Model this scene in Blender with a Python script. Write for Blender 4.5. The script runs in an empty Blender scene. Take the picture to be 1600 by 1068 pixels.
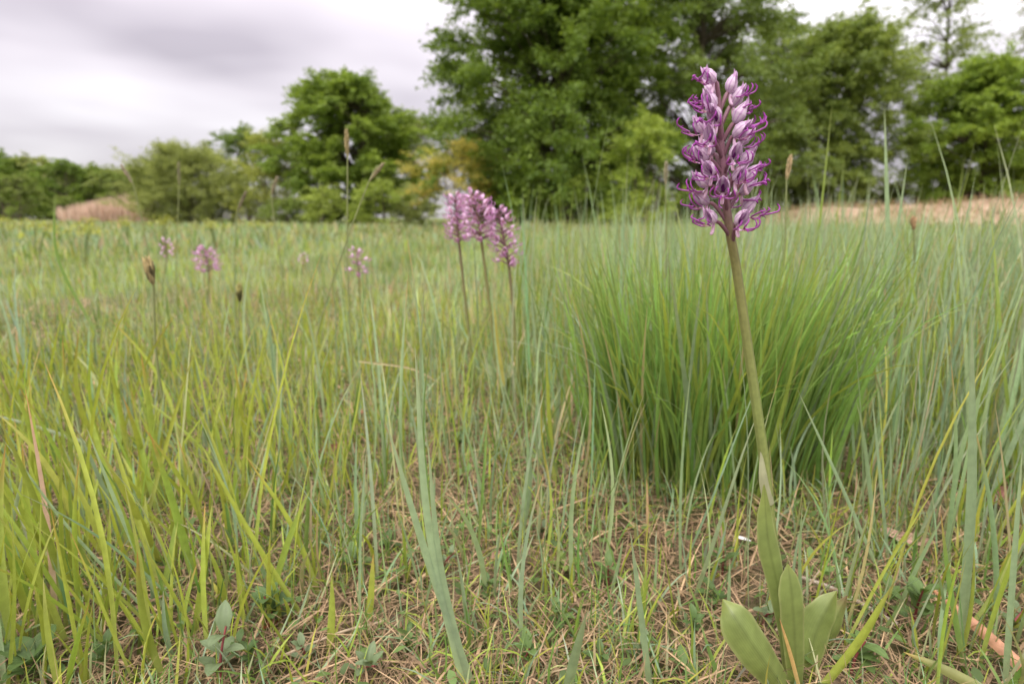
import bpy, math
import numpy as np
from mathutils import Vector, Matrix

S = bpy.context.scene
COL = S.collection
PI = math.pi

# ------------------------------------------------------------------ camera
CAM_H, PITCH, FPX, CX, CY = 0.30, math.radians(12.3), 889.0, 800.0, 534.0
cam = bpy.data.cameras.new('camera')
camo = bpy.data.objects.new('camera', cam)
COL.objects.link(camo)
camo.location = (0, 0, CAM_H)
camo.rotation_euler = (PI / 2 - PITCH, 0, 0)
cam.lens, cam.sensor_width = 20.0, 36.0
cam.clip_start, cam.clip_end = 0.01, 2000
cam.dof.use_dof = True
cam.dof.focus_distance = 0.335
cam.dof.aperture_fstop = 8.0
S.camera = camo

# ------------------------------------------------------------------ sky: bright overcast
SUN_EL, SUN_AZ = math.radians(56), math.radians(205)
world = bpy.data.worlds.new('World')
S.world = world
world.use_nodes = True
nt = world.node_tree
nt.nodes.clear()


def nd(tree, typ, **kw):
    n = tree.nodes.new(typ)
    for k, v in kw.items():
        setattr(n, k, v)
    return n


def lk(tree, a, b):
    tree.links.new(a, b)


def mathn(tree, op, a, b=None, c=None, clamp=False):
    n = nd(tree, 'ShaderNodeMath', operation=op, use_clamp=clamp)
    for i, v in enumerate((a, b, c)):
        if v is None:
            continue
        if isinstance(v, (int, float)):
            n.inputs[i].default_value = v
        else:
            lk(tree, v, n.inputs[i])
    return n.outputs[0]


def mixc(tree, fac, a, b, blend='MIX'):
    n = nd(tree, 'ShaderNodeMix', data_type='RGBA', blend_type=blend)
    for i, v in ((0, fac), (6, a), (7, b)):
        if isinstance(v, (int, float)):
            n.inputs[i].default_value = v
        elif isinstance(v, tuple):
            n.inputs[i].default_value = (*v, 1)
        else:
            lk(tree, v, n.inputs[i])
    return n.outputs[2]


def ramp(tree, fac, stops):
    n = nd(tree, 'ShaderNodeValToRGB')
    e = n.color_ramp.elements
    while len(e) < len(stops):
        e.new(0.5)
    for el, (p, c) in zip(e, stops):
        el.position = p
        el.color = (*c, 1)
    lk(tree, fac, n.inputs[0])
    return n.outputs[0]


sky = nd(nt, 'ShaderNodeTexSky', sky_type='NISHITA', sun_disc=False)
sky.sun_elevation, sky.sun_rotation = SUN_EL, SUN_AZ
tc = nd(nt, 'ShaderNodeTexCoord')
sep = nd(nt, 'ShaderNodeSeparateXYZ')
lk(nt, tc.outputs['Generated'], sep.inputs[0])
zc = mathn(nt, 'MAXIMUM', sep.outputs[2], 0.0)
den = mathn(nt, 'ADD', zc, 0.16)
comb = nd(nt, 'ShaderNodeCombineXYZ')
lk(nt, mathn(nt, 'DIVIDE', sep.outputs[0], den), comb.inputs[0])
lk(nt, mathn(nt, 'DIVIDE', sep.outputs[1], den), comb.inputs[1])
n1 = nd(nt, 'ShaderNodeTexNoise')
n1.inputs['Scale'].default_value = 0.85
n1.inputs['Detail'].default_value = 3.0
n1.inputs['Roughness'].default_value = 0.42
n1.inputs['Distortion'].default_value = 0.0
mp = nd(nt, 'ShaderNodeMapping')
mp.inputs['Location'].default_value = (7.87, 12.33, 9.05)
lk(nt, comb.outputs[0], mp.inputs[0])
lk(nt, mp.outputs[0], n1.inputs['Vector'])
cl = ramp(nt, n1.outputs['Fac'], [(0.32, (0.210, 0.188, 0.209)), (0.47, (0.325, 0.298, 0.320)), (0.64, (0.422, 0.399, 0.416))])
# overcast gradient, steepened overhead beyond the usual law to brighten the ground
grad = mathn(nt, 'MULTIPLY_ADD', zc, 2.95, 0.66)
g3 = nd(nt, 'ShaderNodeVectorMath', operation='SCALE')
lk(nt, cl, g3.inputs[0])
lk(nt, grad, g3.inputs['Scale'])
sk = nd(nt, 'ShaderNodeVectorMath', operation='SCALE')
lk(nt, sky.outputs[0], sk.inputs[0])
sk.inputs['Scale'].default_value = 0.10
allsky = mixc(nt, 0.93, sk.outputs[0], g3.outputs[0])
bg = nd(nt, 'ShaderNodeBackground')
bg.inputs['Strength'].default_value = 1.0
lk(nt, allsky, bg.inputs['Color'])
out = nd(nt, 'ShaderNodeOutputWorld')
lk(nt, bg.outputs[0], out.inputs['Surface'])

sl = bpy.data.lights.new('sun', 'SUN')
sl.energy, sl.angle, sl.color = 1.5, math.radians(35), (1.0, 0.95, 0.88)
so = bpy.data.objects.new('sun', sl)
COL.objects.link(so)
_d = Vector((math.sin(SUN_AZ) * math.cos(SUN_EL), math.cos(SUN_AZ) * math.cos(SUN_EL), math.sin(SUN_EL)))
so.rotation_euler = _d.to_track_quat('Z', 'Y').to_euler()

S.view_settings.view_transform = 'Standard'
S.view_settings.look = 'None'
S.view_settings.exposure = 1.20
S.view_settings.gamma = 1.0
S.view_settings.use_curve_mapping = False
S.render.engine = 'CYCLES'
S.cycles.use_denoising = True
S.cycles.max_bounces = 8
S.cycles.diffuse_bounces = 6
S.cycles.transmission_bounces = 6
S.cycles.transparent_max_bounces = 4

# ------------------------------------------------------------------ helpers
FW = np.array([0, math.cos(PITCH), -math.sin(PITCH)])
UP = np.array([0, math.sin(PITCH), math.cos(PITCH)])


def ray(px, py):
    return FW + UP * (-(py - CY) / FPX) + np.array([(px - CX) / FPX, 0, 0])


def at(px, py, Y):
    """point of the place seen at a pixel of the photograph, Y metres ahead"""
    d = ray(px, py)
    return np.array([0, 0, CAM_H]) + d * (Y / d[1])


def hgt(x, y):
    x = np.asarray(x, float)
    y = np.asarray(y, float)
    r = np.hypot(x, y)
    a = np.clip(r / 2.0, 0.25, 1.0)
    z = 0.006 * a * (np.sin(9 * x + 1.3) * np.cos(8 * y) + np.sin(21 * x + 4 * y) * 0.5)
    z = z + 0.03 * np.clip((r - 2) / 8, 0, 1) * (np.sin(0.7 * x + 0.4) + np.cos(0.55 * y + 0.3 * x))
    return z


def ground(px, py):
    d = ray(px, py)
    z = 0.0
    for _ in range(4):
        t = (z - CAM_H) / d[2]
        p = np.array([0, 0, CAM_H]) + d * t
        z = float(hgt(p[0], p[1]))
    return p


def tag(o, label=None, cat=None, group=None, kind=None):
    if label:
        o['label'] = label
    if cat:
        o['category'] = cat
    if group:
        o['group'] = group
    if kind:
        o['kind'] = kind
    return o


def empty(name, loc, label, cat, group=None):
    o = bpy.data.objects.new(name, None)
    o.empty_display_size = 0.02
    COL.objects.link(o)
    o.location = tuple(float(v) for v in loc)
    return tag(o, label, cat, group)


def link(name, me, parent=None, loc=None, rot=None, mat=None):
    o = bpy.data.objects.new(name, me)
    COL.objects.link(o)
    if parent is not None:
        o.parent = parent
    if mat is not None:
        o.matrix_local = mat
    if loc is not None:
        o.location = tuple(float(v) for v in loc)
    if rot is not None:
        o.rotation_euler = rot
    return o


def mesh(name, V, F, C=None, B=None, mat=None, smooth=True):
    """V (n,3); F (m,k) or list of arrays with equal-size faces; C colours; B blade coords (u, v, random)"""
    me = bpy.data.meshes.new(name)
    V = np.asarray(V, np.float32)
    Fs = F if isinstance(F, list) else [F]
    Fs = [np.asarray(f, np.int32) for f in Fs if len(f)]
    me.vertices.add(len(V))
    me.vertices.foreach_set('co', V.ravel())
    nl = sum(f.size for f in Fs)
    npoly = sum(len(f) for f in Fs)
    me.loops.add(nl)
    me.loops.foreach_set('vertex_index', np.concatenate([f.ravel() for f in Fs]))
    me.polygons.add(npoly)
    tot = np.concatenate([np.full(len(f), f.shape[1], np.int32) for f in Fs])
    st = np.concatenate([[0], np.cumsum(tot)[:-1]]).astype(np.int32)
    me.polygons.foreach_set('loop_start', st)
    me.polygons.foreach_set('loop_total', tot)
    me.polygons.foreach_set('use_smooth', np.full(npoly, smooth, bool))
    if C is not None:
        a = me.attributes.new('Col', 'FLOAT_COLOR', 'POINT')
        C = np.asarray(C, np.float32)
        if C.ndim == 1:
            C = np.tile(C, (len(V), 1))
        a.data.foreach_set('color', np.concatenate([np.clip(C, 0, 1), np.ones((len(C), 1), np.float32)], 1).astype(np.float32).ravel())
    if B is not None:
        a = me.attributes.new('blade', 'FLOAT_VECTOR', 'POINT')
        a.data.foreach_set('vector', np.asarray(B, np.float32).ravel())
    me.update(calc_edges=True)
    if mat is not None:
        me.materials.append(mat)
    return me


class Acc:
    """collects pieces of ONE object"""

    def __init__(s):
        s.V, s.F, s.C, s.B, s.n = [], {}, [], [], 0

    def add(s, V, F, C=None, B=None):
        V = np.asarray(V, float)
        F = np.asarray(F)
        s.V.append(V)
        s.F.setdefault(F.shape[1], []).append(F + s.n)
        C = np.asarray(C if C is not None else (0.5, 0.5, 0.5), float)
        s.C.append(np.tile(C, (len(V), 1)) if C.ndim == 1 else C)
        s.B.append(np.zeros((len(V), 3)) if B is None else B)
        s.n += len(V)
        return s

    def mesh(s, name, mat, smooth=True):
        return mesh(name, np.concatenate(s.V), [np.concatenate(f) for f in s.F.values()], np.concatenate(s.C), np.concatenate(s.B), mat, smooth)


def catmull(P, n):
    P = np.asarray(P, float)
    if len(P) == 2:
        t = np.linspace(0, 1, n)[:, None]
        return P[0] * (1 - t) + P[1] * t
    Q = np.concatenate([[2 * P[0] - P[1]], P, [2 * P[-1] - P[-2]]])
    u = np.linspace(0, len(P) - 1, n)
    i = np.minimum(u.astype(int), len(P) - 2)
    t = (u - i)[:, None]
    a, b, c, d = Q[i], Q[i + 1], Q[i + 2], Q[i + 3]
    return 0.5 * (2 * b + (c - a) * t + (2 * a - 5 * b + 4 * c - d) * t * t + (3 * b - a - 3 * c + d) * t ** 3)


def tube(P, R, k=8, C=None, cap=True):
    P = np.asarray(P, float)
    n = len(P)
    R = np.broadcast_to(np.asarray(R, float), (n,))
    T = np.gradient(P, axis=0)
    T /= np.linalg.norm(T, axis=1)[:, None] + 1e-12
    ref = np.array([0.0, 0, 1]) if abs(T[0][2]) < 0.9 else np.array([1.0, 0, 0])
    X = np.zeros_like(P)
    x = np.cross(ref, T[0])
    for i in range(n):
        x = x - T[i] * np.dot(x, T[i])
        x /= np.linalg.norm(x) + 1e-12
        X[i] = x
    Yv = np.cross(T, X)
    a = np.arange(k) * 2 * PI / k
    V = P[:, None] + R[:, None, None] * (np.cos(a)[None, :, None] * X[:, None] + np.sin(a)[None, :, None] * Yv[:, None])
    V = V.reshape(-1, 3)
    i, j = np.meshgrid(np.arange(n - 1), np.arange(k), indexing='ij')
    F = np.stack([i * k + j, i * k + (j + 1) % k, (i + 1) * k + (j + 1) % k, (i + 1) * k + j], -1).reshape(-1, 4)
    Cc = None
    if C is not None:
        C = np.asarray(C, float)
        Cc = np.repeat(C, k, 0) if C.ndim == 2 else C
    B = np.zeros((len(V), 3))
    B[:, 0] = np.tile(a / (2 * PI), n)
    B[:, 1] = np.repeat(np.linspace(0, 1, n), k)
    return V, F, Cc, B


def ribbon(P, W, side, fold=0.2, C=None, cup=0.0, nu=5, rnd=0.0, wave=0.0):
    """leaf or blade: spine P (n,3), full width W (n,), side = approx width direction(s)"""
    P = np.asarray(P, float)
    n = len(P)
    T = np.gradient(P, axis=0)
    T /= np.linalg.norm(T, axis=1)[:, None] + 1e-12
    side = np.broadcast_to(np.asarray(side, float), (n, 3))
    sd = side - T * (side * T).sum(1)[:, None]
    sd /= np.linalg.norm(sd, axis=1)[:, None] + 1e-12
    N = np.cross(T, sd)
    u = np.linspace(-1, 1, nu)
    W = np.asarray(W, float)
    off = fold * np.abs(u) + cup * u * u
    V = P[:, None] + 0.5 * W[:, None, None] * (u[None, :, None] * sd[:, None] + off[None, :, None] * N[:, None])
    if wave:
        s = np.linspace(0, 1, n)
        V = V + (wave * np.sin(s * 17 + rnd * 9)[:, None] * np.abs(u)[None] * W[:, None] * 0.5)[:, :, None] * N[:, None]
    V = V.reshape(-1, 3)
    i, j = np.meshgrid(np.arange(n - 1), np.arange(nu - 1), indexing='ij')
    F = np.stack([i * nu + j, i * nu + j + 1, (i + 1) * nu + j + 1, (i + 1) * nu + j], -1).reshape(-1, 4)
    Cc = None
    if C is not None:
        C = np.asarray(C, float)
        Cc = np.repeat(C, nu, 0) if C.ndim == 2 else C
    B = np.zeros((len(V), 3))
    B[:, 0] = np.tile(u, n)
    B[:, 1] = np.repeat(np.linspace(0, 1, n), nu)
    B[:, 2] = rnd
    return V, F, Cc, B


def lerp3(a, b, c, t):
    """colour a -> b (middle) -> c along t in 0..1"""
    a, b, c = np.asarray(a, float), np.asarray(b, float), np.asarray(c, float)
    t = np.asarray(t)[..., None]
    k1 = np.clip(t / 0.35, 0, 1)
    k2 = np.clip((t - 0.72) / 0.28, 0, 1) ** 1.6
    return (a * (1 - k1) + b * k1) * (1 - k2) + c * k2


def blades(rng, base, L, W, az, lean, curl, cb, cm, ct, S_=5, mid=True, yaw=None, kink=0.0):
    """many grass blades at once -> V, F, C, B"""
    N = len(base)
    t = np.linspace(0, 1, S_ + 1)
    th = lean[:, None] + curl[:, None] * t[None] ** 1.5
    if kink is not None and np.any(kink):
        th = th + kink[:, None] * (t[None] > 0.6)
    ds = L[:, None] / S_
    rr = np.concatenate([np.zeros((N, 1)), np.cumsum(np.sin(th[:, :-1] * 0.5 + th[:, 1:] * 0.5) * ds, 1)], 1)
    zz = np.concatenate([np.zeros((N, 1)), np.cumsum(np.cos(th[:, :-1] * 0.5 + th[:, 1:] * 0.5) * ds, 1)], 1)
    # slow sideways wander
    wob = (rng.normal(0, 0.035, N) * L)[:, None] * np.sin(t * PI)[None]
    ca, sa = np.cos(az), np.sin(az)
    P = np.stack([base[:, 0:1] + rr * ca[:, None] - wob * sa[:, None], base[:, 1:2] + rr * sa[:, None] + wob * ca[:, None], base[:, 2:3] + zz], -1)
    if yaw is None:
        yaw = az + PI / 2 + rng.uniform(-1.0, 1.0, N)
    tw = rng.normal(0, 0.5, N)
    yw = yaw[:, None] + tw[:, None] * t[None]
    sd = np.stack([np.cos(yw), np.sin(yw), np.zeros_like(yw)], -1)
    T = np.stack([np.sin(th) * ca[:, None], np.sin(th) * sa[:, None], np.cos(th)], -1)
    sd = sd - T * (sd * T).sum(-1, keepdims=True)
    sd /= np.linalg.norm(sd, axis=-1, keepdims=True) + 1e-9
    Nn = np.cross(T, sd)
    prof = np.interp(t, [0, 0.15, 0.4, 0.7, 0.9, 1.0], [0.75, 0.95, 1.0, 0.72, 0.32, 0.03])
    w = 0.5 * W[:, None, None] * prof[None, :, None]
    if mid:
        V = np.stack([P - sd * w + Nn * w * 0.45, P, P + sd * w + Nn * w * 0.45], 2)
        k = 3
    else:
        V = np.stack([P - sd * w, P + sd * w], 2)
        k = 2
    n1_ = S_ + 1
    idx = (np.arange(N) * n1_ * k)[:, None, None] + (np.arange(S_) * k)[None, :, None] + np.arange(k - 1)[None, None]
    F = np.stack([idx, idx + 1, idx + k + 1, idx + k], -1).reshape(-1, 4)
    tt = np.broadcast_to(t[None], (N, n1_))
    C = lerp3(cb[:, None], cm[:, None], ct[:, None], tt)
    C = np.repeat(C[:, :, None], k, 2)
    B = np.zeros((N, n1_, k, 3))
    B[..., 0] = np.linspace(-1, 1, k)
    B[..., 1] = t[None, :, None]
    B[..., 2] = rng.random(N)[:, None, None]
    return V.reshape(-1, 3), F, C.reshape(-1, 3), B.reshape(-1, 3)


# ------------------------------------------------------------------ materials
def leaf_mat(name, rough=0.5, spec=0.35, transl=0.3, vein=0.08, vein_n=34.0, mott=0.28, mscale=160.0, bump=0.08):
    m = bpy.data.materials.new(name)
    m.use_nodes = True
    t = m.node_tree
    t.nodes.clear()
    at_ = nd(t, 'ShaderNodeAttribute', attribute_name='Col')
    bl = nd(t, 'ShaderNodeAttribute', attribute_name='blade')
    sp = nd(t, 'ShaderNodeSeparateXYZ')
    lk(t, bl.outputs['Vector'], sp.inputs[0])
    geo = nd(t, 'ShaderNodeNewGeometry')
    no = nd(t, 'ShaderNodeTexNoise')
    no.inputs['Scale'].default_value = mscale
    no.inputs['Detail'].default_value = 3
    lk(t, geo.outputs['Position'], no.inputs['Vector'])
    v = mathn(t, 'SINE', mathn(t, 'MULTIPLY', sp.outputs[0], vein_n))
    f1 = mathn(t, 'MULTIPLY_ADD', v, vein, 1.0)
    f2 = mathn(t, 'MULTIPLY_ADD', mathn(t, 'SUBTRACT', no.outputs['Fac'], 0.5), mott * 2, 1.0)
    sc_ = nd(t, 'ShaderNodeVectorMath', operation='SCALE')
    lk(t, at_.outputs['Color'], sc_.inputs[0])
    lk(t, mathn(t, 'MULTIPLY', f1, f2), sc_.inputs['Scale'])
    p = nd(t, 'ShaderNodeBsdfPrincipled')
    p.inputs['Roughness'].default_value = rough
    p.inputs['Specular IOR Level'].default_value = spec
    lk(t, sc_.outputs[0], p.inputs['Base Color'])
    if bump:
        b = nd(t, 'ShaderNodeBump')
        b.inputs['Strength'].default_value = bump
        b.inputs['Distance'].default_value = 0.0005
        lk(t, v, b.inputs['Height'])
        lk(t, b.outputs[0], p.inputs['Normal'])
    o = nd(t, 'ShaderNodeOutputMaterial')
    if transl > 0:
        tr = nd(t, 'ShaderNodeBsdfTranslucent')
        warm = mixc(t, 1.0, sc_.outputs[0], (1.15, 1.12, 0.65), 'MULTIPLY')
        lk(t, warm, tr.inputs['Color'])
        mx = nd(t, 'ShaderNodeMixShader')
        mx.inputs[0].default_value = transl
        lk(t, p.outputs[0], mx.inputs[1])
        lk(t, tr.outputs[0], mx.inputs[2])
        lk(t, mx.outputs[0], o.inputs[0])
    else:
        lk(t, p.outputs[0], o.inputs[0])
    return m


M_GRASS = leaf_mat('grass_blade', 0.5, 0.3, 0.35)
M_TREE = leaf_mat('tree_leaf', 0.5, 0.3, 0.42, vein=0.0, mott=0.12, mscale=3.0, bump=0)
M_BARK = leaf_mat('bark', 0.9, 0.1, 0.0, vein=0.18, vein_n=60.0, mott=0.5, mscale=14.0, bump=0.6)
M_STRAW = leaf_mat('dry_straw', 0.75, 0.2, 0.15, vein=0.05, mott=0.4, mscale=220.0, bump=0)
M_OLEAF = leaf_mat('orchid_leaf', 0.38, 0.45, 0.30, vein=0.03, vein_n=54.0, mott=0.34, mscale=110.0, bump=0.10)
M_STEM = leaf_mat('orchid_stem', 0.5, 0.35, 0.0, vein=0.08, vein_n=36.0, mott=0.3, mscale=400.0, bump=0.2)
M_HERB = leaf_mat('herb_leaf', 0.5, 0.3, 0.25, vein=0.05, vein_n=8.0, mott=0.2, mscale=300.0)
M_FLOWER = leaf_mat('flower_lobe', 0.5, 0.25, 0.25, vein=0.0, mott=0.2, mscale=900.0, bump=0)
M_DEAD = leaf_mat('dead_leaf', 0.7, 0.2, 0.1, vein=0.15, vein_n=14.0, mott=0.5, mscale=150.0)


def hood_mat():
    m = bpy.data.materials.new('petal_hood')
    m.use_nodes = True
    t = m.node_tree
    t.nodes.clear()
    at_ = nd(t, 'ShaderNodeAttribute', attribute_name='Col')
    bl = nd(t, 'ShaderNodeAttribute', attribute_name='blade')
    sp = nd(t, 'ShaderNodeSeparateXYZ')
    lk(t, bl.outputs['Vector'], sp.inputs[0])
    geo = nd(t, 'ShaderNodeNewGeometry')
    no = nd(t, 'ShaderNodeTexNoise')
    no.inputs['Scale'].default_value = 700
    lk(t, geo.outputs['Position'], no.inputs['Vector'])
    ph = mathn(t, 'MULTIPLY_ADD', no.outputs['Fac'], 1.6, mathn(t, 'MULTIPLY', sp.outputs[0], 24.0))
    s = mathn(t, 'SINE', ph)
    vein = mathn(t, 'MULTIPLY', mathn(t, 'SUBTRACT', s, 0.35, clamp=True), 1.3, clamp=True)
    vein = mathn(t, 'MULTIPLY', vein, 0.62)
    c = mixc(t, vein, at_.outputs['Color'], (0.30, 0.05, 0.32))
    p = nd(t, 'ShaderNodeBsdfPrincipled')
    p.inputs['Roughness'].default_value = 0.5
    p.inputs['Specular IOR Level'].default_value = 0.3
    p.inputs['Sheen Weight'].default_value = 0.15
    lk(t, c, p.inputs['Base Color'])
    tr = nd(t, 'ShaderNodeBsdfTranslucent')
    lk(t, c, tr.inputs['Color'])
    mx = nd(t, 'ShaderNodeMixShader')
    mx.inputs[0].default_value = 0.3
    lk(t, p.outputs[0], mx.inputs[1])
    lk(t, tr.outputs[0], mx.inputs[2])
    o = nd(t, 'ShaderNodeOutputMaterial')
    lk(t, mx.outputs[0], o.inputs[0])
    return m


M_HOOD = hood_mat()


def soil_mat(name, stops, scale=30.0, fine=220.0, bump=0.4, dist=0.004, far=None):
    m = bpy.data.materials.new(name)
    m.use_nodes = True
    t = m.node_tree
    t.nodes.clear()
    geo = nd(t, 'ShaderNodeNewGeometry')
    no = nd(t, 'ShaderNodeTexNoise')
    no.inputs['Scale'].default_value = scale
    no.inputs['Detail'].default_value = 8
    no.inputs['Roughness'].default_value = 0.65
    lk(t, geo.outputs['Position'], no.inputs['Vector'])
    c = ramp(t, no.outputs['Fac'], stops)
    n2 = nd(t, 'ShaderNodeTexNoise')
    n2.inputs['Scale'].default_value = fine
    n2.inputs['Detail'].default_value = 4
    lk(t, geo.outputs['Position'], n2.inputs['Vector'])
    if far is not None:
        # soil litter near by gives way to the green sward of the meadow
        ln = nd(t, 'ShaderNodeVectorMath', operation='LENGTH')
        lk(t, geo.outputs['Position'], ln.inputs[0])
        f = nd(t, 'ShaderNodeMapRange')
        f.inputs[1].default_value, f.inputs[2].default_value = 0.9, 3.0
        lk(t, ln.outputs['Value'], f.inputs[0])
        n3 = nd(t, 'ShaderNodeTexNoise')
        n3.inputs['Scale'].default_value = 1.3
        n3.inputs['Detail'].default_value = 6
        lk(t, geo.outputs['Position'], n3.inputs['Vector'])
        c = mixc(t, f.outputs[0], c, ramp(t, n3.outputs['Fac'], far))
    p = nd(t, 'ShaderNodeBsdfPrincipled')
    p.inputs['Roughness'].default_value = 0.95
    p.inputs['Specular IOR Level'].default_value = 0.1
    lk(t, c, p.inputs['Base Color'])
    b = nd(t, 'ShaderNodeBump')
    b.inputs['Strength'].default_value = bump
    b.inputs['Distance'].default_value = dist
    lk(t, n2.outputs['Fac'], b.inputs['Height'])
    lk(t, b.outputs[0], p.inputs['Normal'])
    o = nd(t, 'ShaderNodeOutputMaterial')
    lk(t, p.outputs[0], o.inputs[0])
    return m


M_SOIL = soil_mat('meadow_soil', [(0.34, (0.040, 0.030, 0.018)), (0.47, (0.075, 0.070, 0.030)), (0.58, (0.13, 0.095, 0.06)), (0.7, (0.21, 0.155, 0.10))],
                  far=[(0.35, (0.10, 0.12, 0.045)), (0.6, (0.17, 0.19, 0.08))])
M_BANK = soil_mat('sandy_bank', [(0.36, (0.26, 0.18, 0.115)), (0.5, (0.38, 0.27, 0.18)), (0.66, (0.46, 0.36, 0.26))], scale=1.6, fine=16.0, bump=0.8, dist=0.08)

GLAUC = np.array([0.285, 0.385, 0.225])
FRESH = np.array([0.345, 0.405, 0.068])
MIDG = np.array([0.16, 0.255, 0.062])
PALE = np.array([0.38, 0.41, 0.20])
STRAW = np.array([0.50, 0.39, 0.25])
ORANGE = np.array([0.50, 0.27, 0.10])
BROWN = np.array([0.17, 0.095, 0.055])

# ------------------------------------------------------------------ ground
def make_ground():
    xs = np.concatenate([-np.geomspace(400, 3.0, 40), np.linspace(-2.9, 2.9, 150), np.geomspace(3.0, 400, 40)])
    ys = np.concatenate([-np.geomspace(200, 1.0, 20), np.linspace(-0.95, 5, 150), np.geomspace(5.1, 500, 50)])
    X, Y = np.meshgrid(xs, ys, indexing='ij')
    V = np.stack([X, Y, hgt(X, Y)], -1).reshape(-1, 3)
    i, j = np.meshgrid(np.arange(len(xs) - 1), np.arange(len(ys) - 1), indexing='ij')
    n = len(ys)
    F = np.stack([i * n + j, (i + 1) * n + j, (i + 1) * n + j + 1, i * n + j + 1], -1).reshape(-1, 4)
    o = link('ground', mesh('ground', V, F, mat=M_SOIL))
    tag(o, kind='structure')


make_ground()


def bank_z(x, y):
    """sandy rise to the right"""
    e = np.exp(-(((x - 14.5) / 7.2) ** 4) - (((y - 19.0) / 3.6) ** 4))
    n = 0.10 * np.sin(x * 0.9) + 0.06 * np.sin(x * 2.3 + y) + 0.04 * np.cos(y * 2.1)
    return -0.35 + (1.06 + n) * e


def make_bank():
    X, Y = np.meshgrid(np.linspace(3, 28, 110), np.linspace(13, 26, 60), indexing='ij')
    V = np.stack([X, Y, bank_z(X, Y)], -1).reshape(-1, 3)
    i, j = np.meshgrid(np.arange(109), np.arange(59), indexing='ij')
    F = np.stack([i * 60 + j, (i + 1) * 60 + j, (i + 1) * 60 + j + 1, i * 60 + j + 1], -1).reshape(-1, 4)
    o = link('sandy_ground_rise', mesh('sandy_rise', V, F, mat=M_BANK))
    tag(o, kind='structure')


make_bank()


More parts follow.
